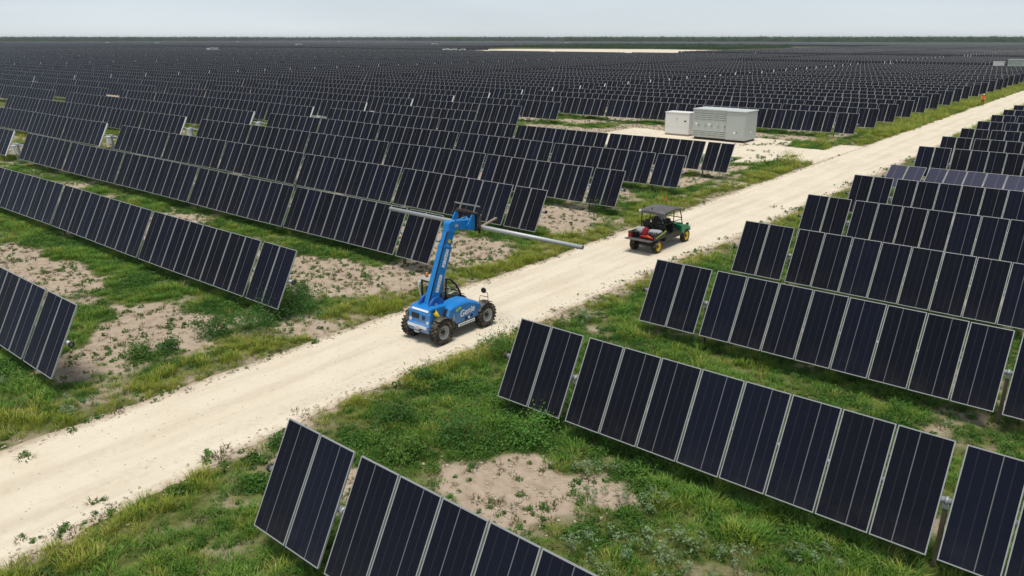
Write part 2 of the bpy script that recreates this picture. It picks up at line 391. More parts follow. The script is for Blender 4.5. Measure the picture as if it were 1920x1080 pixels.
# ------------------------------------------------------------------ ground sheet
def ground_mat():
    t = NT('ground_soil'); p = t.pos()
    g = t.attr('g').outputs['Fac']; far = t.attr('far').outputs['Fac']
    n1 = t.noise(p, 0.35, 5, 0.6); n2 = t.noise(p, 2.6, 6, 0.7); n3 = t.noise(p, 14.0, 4, 0.7)
    soil = t.ramp(n2, [(0.25, (0.27, 0.205, 0.145)), (0.5, (0.43, 0.345, 0.265)), (0.75, (0.54, 0.45, 0.36))])
    soil = t.mix(t.math('MULTIPLY', t.maprange(n1, 0.4, 0.65), 0.45), soil, (0.50, 0.41, 0.32))
    vor = t.n('ShaderNodeTexVoronoi'); vor.inputs['Scale'].default_value = 5.5; t.l(p, vor.inputs['Vector'])
    litter = t.ramp(t.noise(p, 7.0, 5, 0.7), [(0.3, (0.06, 0.08, 0.018)), (0.55, (0.12, 0.14, 0.04)), (0.8, (0.25, 0.21, 0.10))])
    gn = t.math('ADD', g, t.math('MULTIPLY', t.math('SUBTRACT', n3, 0.5), 0.5))
    gn = t.math('ADD', gn, t.math('MULTIPLY', t.math('SUBTRACT', n2, 0.5), 0.45))
    f = t.maprange(gn, 0.28, 0.62)
    spots = t.math('MULTIPLY', t.maprange(t.noise(p, 4.0, 5, 0.75), 0.58, 0.66), 0.6)     # crumbs of weed and clod on the bare soil
    soil = t.mix(spots, soil, (0.14, 0.11, 0.06))
    near = t.mix(f, soil, litter)
    # far plain: fields and scrub
    fn = t.noise(p, 0.02, 6, 0.65); fn2 = t.noise(p, 0.0012, 4, 0.6)
    farc = t.ramp(fn, [(0.3, (0.05, 0.075, 0.022)), (0.55, (0.09, 0.11, 0.04)), (0.75, (0.24, 0.20, 0.12))])
    s = t.sep(p)
    farg = t.ramp(fn, [(0.3, (0.022, 0.052, 0.018)), (0.7, (0.045, 0.085, 0.03))])
    dist = t.n('ShaderNodeVectorMath', operation='LENGTH'); t.l(p, dist.inputs[0])
    farc = t.mix(t.maprange(dist.outputs['Value'], 1300, 2000), farc, farg)
    c = t.mix(far, near, farc)
    h = t.math('ADD', t.math('MULTIPLY', n3, 0.5), n2)
    t.bsdf(c, 0.95, 0.15, normal=t.bump(h, 0.7, 0.06)); return t.m

def frange(a, b, s):
    n = int(round((b - a) / s)); return [a + (b - a) * i / n for i in range(n + 1)]
gx = [-6000, -4000, -2000, -1000, -500, -250] + frange(-130, -60, 1.4) + frange(-59.6, 8, 0.4) + [12, 18, 30, 60, 150, 500, 2000, 6000]
gy = [-2000, -800, -150, -40, -12] + frange(-5, 70, 0.4) + frange(71.4, 160, 1.4) + [170, 190, 230, 300, 450, 700, 1200, 2500, 6000]
nxg, nyg = len(gx), len(gy)
gv = []; ga = []; gf = []
for y in gy:
    for x in gx:
        near = -130 <= x <= 8 and -5 <= y <= 160
        gv.append((x, y, 0.0))
        if near: ga.append(density(x, y)[0])
        else: ga.append(0.6)
        gf.append(0.0 if (-260 < x < 61 and -41 < y < 231) else 1.0)
gfc = [(j * nxg + i, j * nxg + i + 1, (j + 1) * nxg + i + 1, (j + 1) * nxg + i) for j in range(nyg - 1) for i in range(nxg - 1)]
gm = bpy.data.meshes.new('ground'); gm.from_pydata(gv, [], gfc)
for nm, vals in (('g', ga), ('far', gf)):
    a = gm.attributes.new(nm, 'FLOAT', 'POINT'); a.data.foreach_set('value', vals)
gm.materials.append(ground_mat()); gm.update()
struct(link('ground', gm), 'sandy soil with green patches stretching to the horizon')

def road_mat():
    t = NT('caliche_road'); p = t.pos(); s = t.sep(p)
    mpn = t.n('ShaderNodeMapping'); mpn.inputs['Scale'].default_value = (1.0, 0.09, 1.0); t.l(p, mpn.inputs[0])
    streak = t.noise(mpn.outputs[0], 1.6, 4, 0.55)
    n1 = t.noise(p, 0.5, 4, 0.6); n2 = t.noise(p, 5.0, 5, 0.7); n3 = t.noise(p, 38.0, 3, 0.7)
    c = t.ramp(n1, [(0.3, (0.70, 0.62, 0.485)), (0.7, (0.765, 0.69, 0.56))])
    c = t.mix(t.math('MULTIPLY', t.maprange(streak, 0.48, 0.68), 0.35), c, (0.50, 0.42, 0.31))
    c = t.mix(t.math('MULTIPLY', t.maprange(n2, 0.52, 0.75), 0.35), c, (0.50, 0.42, 0.32))
    c = t.mix(t.math('MULTIPLY', t.maprange(n3, 0.55, 0.75), 0.3), c, (0.76, 0.70, 0.60))
    # two faint wheel tracks
    wob = t.math('MULTIPLY', t.math('SUBTRACT', t.noise(mpn.outputs[0], 0.6, 2), 0.5), 1.0)
    for xc in (-17.45, -18.95):
        d = t.math('ABSOLUTE', t.math('ADD', t.math('SUBTRACT', s[0], xc), wob))
        tr = t.math('MULTIPLY', t.maprange(d, 0.42, 0.1), t.maprange(n2, 0.35, 0.65, 0.05, 0.3))
        c = t.mix(tr, c, (0.53, 0.45, 0.34))
    # pinkish soil and stones drawn in from the edges
    e = t.attr('edge').outputs['Fac']
    ef = t.math('ADD', e, t.math('MULTIPLY', t.math('SUBTRACT', n2, 0.5), 0.9))
    c = t.mix(t.math('MULTIPLY', t.maprange(ef, 0.62, 1.0), 0.75), c, (0.40, 0.31, 0.225))
    h = t.math('ADD', n3, t.math('MULTIPLY', n2, 1.3))
    t.bsdf(c, 0.95, 0.15, normal=t.bump(h, 0.35, 0.03)); return t.m
M['road'] = road_mat()
def strip_mesh(name, rows, z):
    """rows: (y, list of (x, edge))"""
    vs = []; ed = []; fs = []; k = len(rows[0][1])
    for y, xs in rows:
        for x, e in xs: vs.append((x, y, z)); ed.append(e)
    for j in range(len(rows) - 1):
        for i in range(k - 1): fs.append((j * k + i, j * k + i + 1, (j + 1) * k + i + 1, (j + 1) * k + i))
    me = bpy.data.meshes.new(name); me.from_pydata(vs, [], fs)
    a = me.attributes.new('edge', 'FLOAT', 'POINT'); a.data.foreach_set('value', ed)
    me.materials.append(M['road']); me.update(); return me
rows = []
for y in frange(-30, 90, 0.2) + frange(91, 380, 1.5)[1:] + frange(390, 1700, 40):
    l, r = road_edges(y)
    rows.append((y, [(l, 1.0), (l + 0.45, 0.55), (l + 1.1, 0.1), ((l + r) / 2, 0.0), (r - 1.2, 0.1), (r - 0.5, 0.55), (r, 1.0)]))
struct(link('road', strip_mesh('road', rows, 0.014)), 'pale caliche service road')
# gravel pad beside the inverter, cut to a ragged outline
pv = {}; pf = []; pverts = []
def pid(i, j):
    if (i, j) not in pv: pv[(i, j)] = len(pverts); pverts.append((-48 + i * 0.35, 60 + j * 0.35, 0.009))
    return pv[(i, j)]
for i in range(80):
    for j in range(58):
        x, y = -48 + (i + .5) * 0.35, 60 + (j + .5) * 0.35
        if x > road_edges(y)[0] + 0.5: continue
        if inside_pad(x, y) : pf.append((pid(i, j), pid(i + 1, j), pid(i + 1, j + 1), pid(i, j + 1)))
pm = bpy.data.meshes.new('gravel_pad'); pm.from_pydata(pverts, [], pf)
a = pm.attributes.new('edge', 'FLOAT', 'POINT'); a.data.foreach_set('value', [0.25 + 0.5 * max(0, fbm(v[0], v[1], 0.3)) for v in pverts])
pm.materials.append(M['road']); pm.update()
struct(link('gravel_pad', pm), 'pale gravel pad beside the road')
def blob_sheet(name, pts, z, mat, label):
    me = bpy.data.meshes.new(name); me.from_pydata([(x, y, z) for x, y in pts], [], [tuple(range(len(pts)))])
    a = me.attributes.new('edge', 'FLOAT', 'POINT'); a.data.foreach_set('value', [0.2] * len(pts))
    me.materials.append(mat); me.update(); return struct(link(name, me), label)
blob_sheet('sand_strip', [(-445, 388), (-330, 386), (-225, 388), (-228, 424), (-234, 432), (-236, 560), (-260, 640), (-380, 668), (-440, 640), (-500, 600), (-480, 505), (-450, 450)], 0.03, M['road'], 'bare pale sand strip far out between the fields')

# ------------------------------------------------------------------ vegetation
def leaf_mat(name, stops, trans=0.25, patch=0.35):
    t = NT(name)
    rnd = t.n('ShaderNodeObjectInfo').outputs['Random']
    at = t.attr('tone').outputs['Fac']
    big = t.noise(t.pos(), patch, 3, 0.6)
    f = t.math('ADD', t.math('ADD', t.math('MULTIPLY', rnd, 0.35), t.math('MULTIPLY', at, 0.35)), t.math('MULTIPLY', t.maprange(big, 0.3, 0.7), 0.3))
    c = t.ramp(f, stops)
    d = t.n('ShaderNodeBsdfPrincipled'); t.l(c, d.inputs['Base Color']); d.inputs['Roughness'].default_value = 0.65
    d.inputs['Specular IOR Level'].default_value = 0.25
    tr = t.n('ShaderNodeBsdfTranslucent'); t.l(c, tr.inputs[0])
    mxs = t.n('ShaderNodeMixShader'); mxs.inputs[0].default_value = trans
    t.l(d.outputs[0], mxs.inputs[1]); t.l(tr.outputs[0], mxs.inputs[2]); t.l(mxs.outputs[0], t.out.inputs[0])
    return t.m
LM = {
 'lush': leaf_mat('lush_grass', [(0.1, (0.05, 0.13, 0.016)), (0.45, (0.115, 0.26, 0.034)), (0.75, (0.22, 0.36, 0.06)), (1.0, (0.38, 0.40, 0.11))]),
 'verge': leaf_mat('verge_grass', [(0.1, (0.12, 0.18, 0.018)), (0.4, (0.28, 0.35, 0.04)), (0.7, (0.42, 0.43, 0.085)), (1.0, (0.56, 0.48, 0.20))]),
 'weed': leaf_mat('broadleaf_weed', [(0.1, (0.035, 0.10, 0.018)), (0.5, (0.08, 0.19, 0.03)), (0.85, (0.15, 0.27, 0.05)), (1.0, (0.22, 0.31, 0.07))]),
 'silver': leaf_mat('silver_weed', [(0.1, (0.12, 0.19, 0.085)), (0.5, (0.19, 0.275, 0.14)), (1.0, (0.28, 0.36, 0.22))], 0.15),
 'dry': leaf_mat('dry_tuft', [(0.1, (0.06, 0.065, 0.025)), (0.5, (0.13, 0.12, 0.05)), (1.0, (0.27, 0.21, 0.11))], 0.1),
 'shrub': leaf_mat('shrub_leaf', [(0.1, (0.035, 0.10, 0.022)), (0.5, (0.07, 0.18, 0.038)), (1.0, (0.14, 0.27, 0.06))]),
 'bright': leaf_mat('bright_leaf', [(0.1, (0.05, 0.15, 0.025)), (0.5, (0.09, 0.25, 0.04)), (1.0, (0.16, 0.32, 0.06))]),
 'tree': leaf_mat('far_crown', [(0.1, (0.022, 0.066, 0.022)), (0.5, (0.04, 0.105, 0.032)), (1.0, (0.07, 0.145, 0.045))], 0.1, 0.01),
}
def leafmesh(name, gen, mat):
    vs = []; fs = []; tone = []
    for pts, tn in gen:
        o = len(vs); vs += pts; fs.append(tuple(range(o, o + len(pts)))); tone += [tn] * len(pts)
    me = bpy.data.meshes.new(name); me.from_pydata([tuple(p) for p in vs], [], fs)
    a = me.attributes.new('tone', 'FLOAT', 'POINT'); a.data.foreach_set('value', tone)
    me.materials.append(mat); me.update(); return me
def blades(n, rad, h, w, lean, seed, droop=0.5):
    rg = random.Random(seed)
    for _ in range(n):
        a = rg.uniform(0, 6.283); r = rad * math.sqrt(rg.random()); b = Vector((r * math.cos(a), r * math.sin(a), -0.02))
        hh = h * rg.uniform(0.5, 1.15); la = a + rg.uniform(-0.9, 0.9); ln = lean * hh * rg.uniform(0.3, 1.3)
        d = Vector((math.cos(la), math.sin(la), 0)); s = Vector((-d.y, d.x, 0)) * w * rg.uniform(0.6, 1.3)
        m = b + d * ln * 0.4 + Vector((0, 0, hh * 0.62)); t = b + d * ln + Vector((0, 0, hh * (1 - droop * 0.25)))
        tn = rg.random()
        yield [b - s, b + s, m + s * 0.75, m - s * 0.75], tn
        yield [m - s * 0.75, m + s * 0.75, t], min(1, tn + 0.15)
def leaves(n, rx, rz, size, seed, z0=0.0, flat=0.5, hollow=0.35, clumps=0):
    rg = random.Random(seed)
    cs = [Vector((rg.gauss(0, .5) * rx, rg.gauss(0, .5) * rx, z0 + rz * rg.uniform(.35, 1.05))) for _ in range(clumps)]
    for _ in range(n):
        if cs:
            c = rg.choice(cs); p = c + Vector((rg.gauss(0, 1), rg.gauss(0, 1), rg.gauss(0, .8))) * rx * 0.24
            if p.z < 0.02: p.z = rg.uniform(.02, .15)
        else:
            while True:
                p = Vector((rg.uniform(-1, 1), rg.uniform(-1, 1), rg.uniform(0, 1)))
                if hollow < p.length < 1: break
            p = Vector((p.x * rx, p.y * rx, z0 + p.z * rz))
        nrm = (Vector((p.x / max(rx, .01), p.y / max(rx, .01), 0.9)).normalized() + Vector((rg.gauss(0, flat), rg.gauss(0, flat), rg.gauss(0, flat)))).normalized()
        u = nrm.orthogonal().normalized(); u.rotate(Matrix.Rotation(rg.uniform(0, 6.28), 3, nrm)); v = nrm.cross(u)
        s = size * rg.uniform(0.6, 1.35)
        yield [p - u * s, p + v * s * 0.5, p + u * s, p - v * s * 0.5], rg.random()

def protos(name, meshes):
    c = bpy.data.collections.new(name)
    for i, me in enumerate(meshes):
        o = bpy.data.objects.new('%s_%02d' % (name, i), me); c.objects.link(o)
    return c
def scatter(name, coll, pts, label):
    """pts: (x,y,z,rz,scale,index): one object whose geometry nodes set plants on points"""
    me = bpy.data.meshes.new(name); me.from_pydata([p[:3] for p in pts], [], [])
    a = me.attributes.new('rz', 'FLOAT', 'POINT'); a.data.foreach_set('value', [p[3] for p in pts])
    a = me.attributes.new('scl', 'FLOAT', 'POINT'); a.data.foreach_set('value', [p[4] for p in pts])
    a = me.attributes.new('idx', 'INT', 'POINT'); a.data.foreach_set('value', [p[5] for p in pts])
    o = link(name, me); o['kind'] = 'stuff'; o['label'] = label; o['category'] = name.replace('_', ' ')
    ng = bpy.data.node_groups.new(name + '_nodes', 'GeometryNodeTree')
    ng.interface.new_socket('Geometry', in_out='INPUT', socket_type='NodeSocketGeometry')
    ng.interface.new_socket('Geometry', in_out='OUTPUT', socket_type='NodeSocketGeometry')
    N = ng.nodes.new; gi = N('NodeGroupInput'); go = N('NodeGroupOutput')
    ci = N('GeometryNodeCollectionInfo'); ci.inputs[0].default_value = coll
    ci.inputs['Separate Children'].default_value = True; ci.inputs['Reset Children'].default_value = True
    ip = N('GeometryNodeInstanceOnPoints'); ip.inputs['Pick Instance'].default_value = True
    def at(n, dt):
        q = N('GeometryNodeInputNamedAttribute'); q.data_type = dt; q.inputs[0].default_value = n
        return q.outputs[0]
    cx = N('ShaderNodeCombineXYZ')
    L = ng.links.new
    L(at('rz', 'FLOAT'), cx.inputs[2]); L(gi.outputs[0], ip.inputs['Points']); L(ci.outputs[0], ip.inputs['Instance'])
    L(at('idx', 'INT'), ip.inputs['Instance Index']); L(cx.outputs[0], ip.inputs['Rotation']); L(at('scl', 'FLOAT'), ip.inputs['Scale'])
    L(ip.outputs[0], go.inputs[0])
    md = o.modifiers.new('plants', 'NODES'); md.node_group = ng
    return o

grass_protos = protos('grass_clump', [leafmesh('lush_clump', blades(52, 0.24, 0.25, 0.009, 0.85, 10 + i), LM['lush']) for i in range(3)] +
                      [leafmesh('verge_clump', blades(50, 0.22, 0.38, 0.0085, 0.7, 20 + i), LM['verge']) for i in range(3)])
weed_protos = protos('weed_clump', [leafmesh('weed_clump', leaves(150, 0.28, 0.22, 0.034, 30 + i, 0, 0.7, 0.1), LM['weed']) for i in range(3)])
silver_protos = protos('silver_clump', [leafmesh('silver_clump', leaves(70, 0.20, 0.36, 0.036, 40 + i, 0.05, 0.35, 0.3, clumps=6), LM['silver']) for i in range(2)])
dry_protos = protos('dry_clump', [leafmesh('dry_clump', blades(18, 0.07, 0.10, 0.008, 1.2, 50 + i), LM['dry']) for i in range(2)] +
                    [leafmesh('small_weed', leaves(34, 0.09, 0.09, 0.028, 55 + i, 0, 0.6, 0.1), LM['weed']) for i in range(2)])

rg = random.Random(3)
G, W_, S_, D_ = [], [], [], []
SILVER = [(-21.9, 7.2, 0.55, 1.1), (-21.6, 8.4, 0.4, 0.7), (-6.3, 11.6, 1.5, 1.0), (-4.9, 12.6, 1.4, 0.9), (-7.3, 10.9, 0.9, 0.6), (-5.4, 10.6, 1.4, 0.7), (-8.2, 13.4, 1.6, 0.8), (-14.9, 30.5, 0.5, 0.6), (-3.6, 13.6, 1.0, 0.6), (-25.3, 6.2, 0.3, 0.4), (-14.6, 22.4, 0.6, 0.8)]
def silver_at(x, y):
    q = 0
    for sx_, sy_, rx, ry in SILVER:
        d = ((x - sx_) / rx) ** 2 + ((y - sy_) / ry) ** 2
        q = max(q, 1 - d)
    return q
def sow(x0, x1, y0, y1, per, sc, keep=1.0):
    n = int((x1 - x0) * (y1 - y0) * per)
    for _ in range(n):
        x = rg.uniform(x0, x1); y = rg.uniform(y0, y1)
        if not in_view(x, y, 0.2, 120, 160): continue
        g, vg = density(x, y)
        rz = rg.uniform(0, 6.28)
        l, r = road_edges(y)
        if silver_at(x, y) > 0 and rg.random() < silver_at(x, y) * 0.22 + .02:
            S_.append((x, y, 0, rz, rg.uniform(.6, 1.15), rg.randrange(2))); continue
        p = fbm(x + 9, y - 5, 0.45)
        if rg.random() < (g * 1.25 - 0.18) * keep:
            s = sc * rg.uniform(0.5, 1.25) * (0.55 + 0.5 * g) * (1.0 + 0.35 * max(-0.6, min(1, fbm(x, y + 77, 0.8))))
            if vg > 0.15 and rg.random() < 0.25 + vg:
                sv = s * (0.75 if (l - x < 0.25 and x < l) or (x > r and x - r < 0.4) else 1.0)
                G.append((x, y, 0, rz, sv, 3 + rg.randrange(3)))
            elif p > 0.12 and rg.random() < 0.75: W_.append((x, y, 0, rz, s * 1.05, rg.randrange(3)))
            elif rg.random() < 0.12 and x > r: W_.append((x, y, 0, rz, s * .9, rg.randrange(3)))
            else: G.append((x, y, 0, rz, s, rg.randrange(3) if rg.random() < 0.92 else 3 + rg.randrange(3)))
        elif not (l < x < r) and not inside_pad(x, y) and rg.random() < 1.3 * max(0.13, 0.35 + fbm(x, y, 1.3)):
            D_.append((x, y, 0, rz, rg.uniform(.45, 1.5), rg.randrange(4)))
sow(-52, 4, 2.5, 32, 26, 0.86)
sow(-88, -52, 6, 32, 11, 1.15)
sow(-75, -8, 32, 62, 13, 1.05)
sow(-110, -75, 32, 62, 5, 1.5)
sow(-80, -20, 62, 90, 8, 1.4)
def sow_far(x0, x1, y0, y1, per, sc):
    n = int((x1 - x0) * (y1 - y0) * per)
    for _ in range(n):
        x = rg.uniform(x0, x1); y = rg.uniform(y0, y1)
        if not in_view(x, y, 0.2, 40, 40): continue
        g, vg = density(x, y)
        if rg.random() < g * 1.2: G.append((x, y, 0, rg.uniform(0, 6.28), sc * rg.uniform(.7, 1.3), (3 + rg.randrange(3)) if rg.random() < 0.55 else rg.randrange(3)))
sow_far(-27, -12, 90, 200, 4.5, 1.9)
sow_far(-32, -12, 200, 380, 1.6, 2.8)
sow_far(-130, -75, 20, 90, 1.2, 1.7)
# stray tufts and stones' worth of weeds along the road's rim and on the pad
for _ in range(1000):
    y = rg.uniform(3, 75); l, r = road_edges(y); side = rg.random() < 0.3
    if fbm(3.0 if side else 8.0, y, 0.7) < rg.uniform(-.1, .5): continue
    x = l + abs(rg.gauss(0, 0.18)) if side else r - abs(rg.gauss(0, 0.35))
    if in_view(x, y, 0): D_.append((x, y, 0.01, rg.uniform(0, 6.28), rg.uniform(.5, 1.6), rg.randrange(4)))
for cx_, cy_, n_, sp in [(-15.6, 8.7, 16, .16), (-16.7, 8.2, 10, .2), (-20.4, 5.2, 4, .10), (-15.3, 14.4, 18, .25), (-15.9, 14.2, 8, .2), (-16.0, 19.8, 8, .2), (-28.2, 76.0, 18, .7), (-27.0, 77.5, 22, .9), (-30.0, 74.0, 16, .8), (-27.5, 70.0, 14, .6), (-25.8, 66.3, 16, .7), (-24.5, 68.5, 12, .5), (-26.5, 78.5, 20, 1.0), (-15.8, 47, 12, .5), (-15.9, 58, 12, .5)]:
    for _ in range(n_): D_.append((rg.gauss(cx_, sp), rg.gauss(cy_, sp * .8), 0.012, rg.uniform(0, 6.28), rg.uniform(.9, 2.3), rg.randrange(4)))
def stone_mesh(seed):
    r_ = random.Random(seed); b = MB(); vs = []
    b.ell((0, 0, .012), .05, .04, .028, 0, 7, 4, 0.28); return b.mesh('stone', M['stone'])
stone_protos = protos('stone', [stone_mesh(i) for i in range(3)])
ST = []
for _ in range(5200):
    y = rg.uniform(2.5, 70) ; l, r = road_edges(y); q = rg.random()
    x = l + rg.gauss(.1, .25) if q < .3 else (r - rg.gauss(.15, .4) if q < .75 else rg.uniform(l, r))
    if in_view(x, y, 0, 20, 20): ST.append((x, y, 0.012, rg.uniform(0, 6.28), rg.uniform(.25, 1.0) * (.5 if l + .5 < x < r - .6 else 1), rg.randrange(3)))
for bx_0, by_0, rx_0, ry_0 in BARE:
    for _ in range(60): ST.append((rg.gauss(bx_0, rx_0 * .7), rg.gauss(by_0, ry_0 * .7), 0.0, rg.uniform(0, 6.28), rg.uniform(.3, 1.3), rg.randrange(3)))
scatter('stones', stone_protos, ST, 'loose pale stones along the road edges and on bare soil')
scatter('grass', grass_protos, G, 'green and yellow grass growing in clumps beside the road and between the rows')
scatter('weeds', weed_protos, W_, 'dark green broad-leaved weeds among the grass')
scatter('silver_weeds', silver_protos, S_, 'pale silvery weeds by the road edge and in the foreground')
scatter('dry_tufts', dry_protos, D_, 'small scattered tufts on the bare soil')

SHRUBS = [  # x, y, radius, height, material, label
 (-24.24, 12.6, .55, .62, 'shrub', 'dark green bush on bare soil, lowest of the bush chain left of the road'),
 (-23.6, 14.0, .72, .72, 'shrub', 'wide dark green bush in the middle of the chain left of the road'),
 (-23.85, 15.9, .80, .75, 'shrub', 'large dark bush under the end of the second tracker row'),
 (-25.2, 17.0, .48, .62, 'shrub', 'small dark bush just behind the end of the second tracker row'),
 (-24.1, 10.9, .30, .40, 'shrub', 'small round bush alone on the pink bare soil'),
 (-10.85, 14.0, .50, .62, 'bright', 'bright green bush under the second right-hand row'),
 (-12.35, 12.8, .62, .62, 'shrub', 'dark bushy weed above the bare patch in the foreground'),
 (-12.9, 11.3, .50, .50, 'weed', 'low mid green bush touching the nearest right-hand row end'),
 (-15.75, 9.6, .24, .26, 'shrub', 'tiny green bush standing alone at the right road edge'),
 (-15.75, 14.75, .34, .30, 'shrub', 'low blue green bush on the rim of the road by the telehandler'),
 (-15.0, 17.9, .62, .68, 'weed', 'tall grassy bush left of the second right-hand row end'),
 (-22.3, 63.4, .75, .9, 'verge', 'straw coloured bush at the tip of the verge by the pad'),
 (-24.6, 78.0, 1.0, .7, 'verge', 'yellow green bush on the verge tongue beyond the pad'),
 (-26.2, 31.6, .9, .7, 'shrub', 'dark bush beyond the steel pipe at the row end'),
 (-24.9, 38.6, .8, .6, 'shrub', 'dark bush on the verge beside the utility vehicle'),
 (-24.2, 10.0, .5, .45, 'weed', 'low green bush beside the first left-hand row end'),
 (-14.3, 12.4, .55, .5, 'weed', 'leafy bush between the road and the foreground row'),
]
for i, (x, y, r_, h_, mt, lb) in enumerate(SHRUBS):
    r_ *= 1.15; h_ *= 1.3
    t = thing('shrub', lb, 'bush', (x, y, 0), rg.uniform(0, 6), 'bushes beside the road')
    link('foliage', leafmesh('foliage', list(leaves(int(1100 * (r_ + .1)), r_ * .92, h_ * .8, 0.036, 100 + i, 0.0, 0.8, 0.35)) + list(leaves(int(1400 * (r_ + .1)), r_ * 1.05, h_ * .9, 0.036, 300 + i, 0.0, 0.8, 0.3, clumps=16)), LM[mt]), t)
    b = MB()
    for k in range(5):
        a = k * 1.257 + i
        b.tube([(0, 0, -.02), (math.cos(a) * r_ * .25, math.sin(a) * r_ * .25, h_ * .35), (math.cos(a) * r_ * .55, math.sin(a) * r_ * .55, h_ * .8)], 0.012, 0, 5)
    b.build('stem', M['bark'], t)

# far scrub and the tree belt on the skyline
crowns = protos('crown', [leafmesh('crown', leaves(110, 3.0, 4.5, 0.75, 70 + i, 0.2, 0.7, 0.55, clumps=7), LM['tree']) for i in range(3)])
T = []
for _ in range(2600):
    x = rg.uniform(-560, -300); y = rg.uniform(665, 830)
    if not in_view(x, y, 2, 40, 40): continue
    T.append((x, y, 0, rg.uniform(0, 6.28), rg.uniform(.28, .6) * (1.5 if rg.random() < .06 else 1), rg.randrange(3)))
scatter('scrub', crowns, T, 'band of dark green scrub beyond the bare sand strip')
T = []
for _ in range(9000):
    az = rg.uniform(R(-36), R(36)) ; d = rg.uniform(1900 if az > R(4) else 2300, 3100)
    x = -math.sin(YAW - az) * d; y = math.cos(YAW - az) * d
    T.append((x, y, 0, rg.uniform(0, 6.28), rg.uniform(1.7, 2.3), rg.randrange(3)))
T = [q for q in T if not (-2100 < q[0] and q[1] < 1590)]
scatter('tree_belt', crowns, T, 'dark green belt of trees along the whole horizon')

# ------------------------------------------------------------------ solar trackers
FW, FD = 0.024, 0.042
def uvquad(me, uvs):
    ul = me.uv_layers.new(name='UVMap'); ul.data.foreach_set('uv', [c for p in uvs for c in p])
def laminate_mesh(flip, rnd, cm='cell'):
    w_, l_ = MW / 2 - 0.004, ML / 2 - 0.004
    vs = [(-w_, -l_, 0), (w_, -l_, 0), (w_, l_, 0), (-w_, l_, 0), (-w_, -l_, -.008), (w_, -l_, -.008), (w_, l_, -.008), (-w_, l_, -.008)]
    fs = [(0, 1, 2, 3), (7, 6, 5, 4), (0, 4, 5, 1), (1, 5, 6, 2), (2, 6, 7, 3), (3, 7, 4, 0)]
    me = bpy.data.meshes.new('solar_module'); me.from_pydata(vs, [], fs)
    me.materials.append(M[cm]); me.materials.append(M['backsheet'])
    me.polygons.foreach_set('material_index', [0, 1, 1, 1, 1, 1])
    u = (1, 0) if flip else (0, 1)
    uvquad(me, [(u[0], 0), (u[1], 0), (u[1], 1), (u[0], 1)] + [(0.1, 0.1)] * 20)
    a = me.attributes.new('rnd', 'FLOAT', 'POINT'); a.data.foreach_set('value', [rnd] * 8); me.update(); return me
def frame_mesh():
    b = MB(); w_, l_ = MW / 2, ML / 2; zc = 0.003 - FD / 2
    for s in (-1, 1):
        b.box((0, s * (l_ - FW / 2), zc), (MW, FW, FD)); b.box((s * (w_ - FW / 2), 0, zc), (FW, ML - 2 * FW, FD))
    return b.mesh('module_frame', M['alu'])
LAM = [(laminate_mesh(fl, k / 5), fl) for fl in (0, 1) for k in range(6)]
LAMV = [(laminate_mesh(fl, k / 5, 'cellskysheen'), fl) for fl in (0, 1) for k in range(6)]  # same modules with the painted sky sheen, for the flatter row
FRM = frame_mesh()
POST = MB()
for dy in (-0.06, 0.06): POST.box((0, dy, HC / 2 - 0.1), (0.085, 0.007, HC - 0.1))
POST.box((0, 0, HC / 2 - 0.1), (0.007, 0.113, HC - 0.1)); POST.box((0, 0, HC - 0.10), (0.12, 0.15, 0.10), 1)
POST.lathe((0, 0, HC - 0.0), (1, 0, 0), [(-.03, .088), (.03, .088), (.03, .075), (-.03, .075)], 1, 16, closed=True)
POSTM = POST.mesh('support_post', [M['post'], M['galv']])
def motor_mesh():
    b = MB()
    b.box((0, 0, HC / 2), (0.16, 0.16, HC)); b.cyl((-.32, 0, HC), (.32, 0, HC), 0.13, 0, 16); b.cyl((0, .1, HC - .1), (0, .42, HC - .1), .085, 0, 12)
    b.box((0.35, -.45, 1.25), (.62, .22, .62), 1); b.box((0.35, -.35, .5), (.06, .06, 1.0), 0); b.box((0.35, -.45, 1.58), (.66, .3, .03), 1)
    return b.mesh('drive_motor', [M['galv'], M['white']], 0.012)
MOTORM = motor_mesh()
def endplate_mesh():
    b = MB(); b.box((0, 0, -.02), (0.13, ML, .05)); b.box((0, 0, -.08), (.05, ML * .9, .07)); return b.mesh('end_rail', M['white'])
ENDM = endplate_mesh()
def layout(sign, x0, halves=None):
    """module centres, block-gap posts and motor positions from the road end x0 outwards"""
    mods, posts = [], []; x = x0
    def half(blocks):
        nonlocal x
        for bi, n in enumerate(blocks):
            if bi: posts.append(x + sign * BG / 2); x += sign * BG
            for i in range(n):
                mods.append((x + sign * MW / 2, (len(mods) // 2 + (i * 7 + bi) % 3) % 2)); x += sign * (MW + (MG if i < n - 1 else 0))
    h = halves or (HALF, HALF[::-1])
    half(h[0]); m = x + sign * MOTOR / 2; x += sign * MOTOR; e2 = x
    half(h[1]); return mods, posts, m, (x0, x), e2
def xrot(tilt): return (tilt, 0, 0)
vrng = random.Random(11)
ORD = ['first', 'second', 'third', 'fourth', 'fifth', 'sixth', 'seventh', 'eighth', 'ninth', 'tenth', 'eleventh', 'twelfth', 'thirteenth', 'fourteenth', 'fifteenth', 'sixteenth', 'seventeenth', 'eighteenth', 'nineteenth', 'twentieth']
def ordn(n):
    if n <= 20: return ORD[n - 1]
    return '%d%s' % (n, {1: 'st', 2: 'nd', 3: 'rd'}.get(n % 10 if n % 100 not in (11, 12, 13) else 0, 'th'))
tracker_total = 0
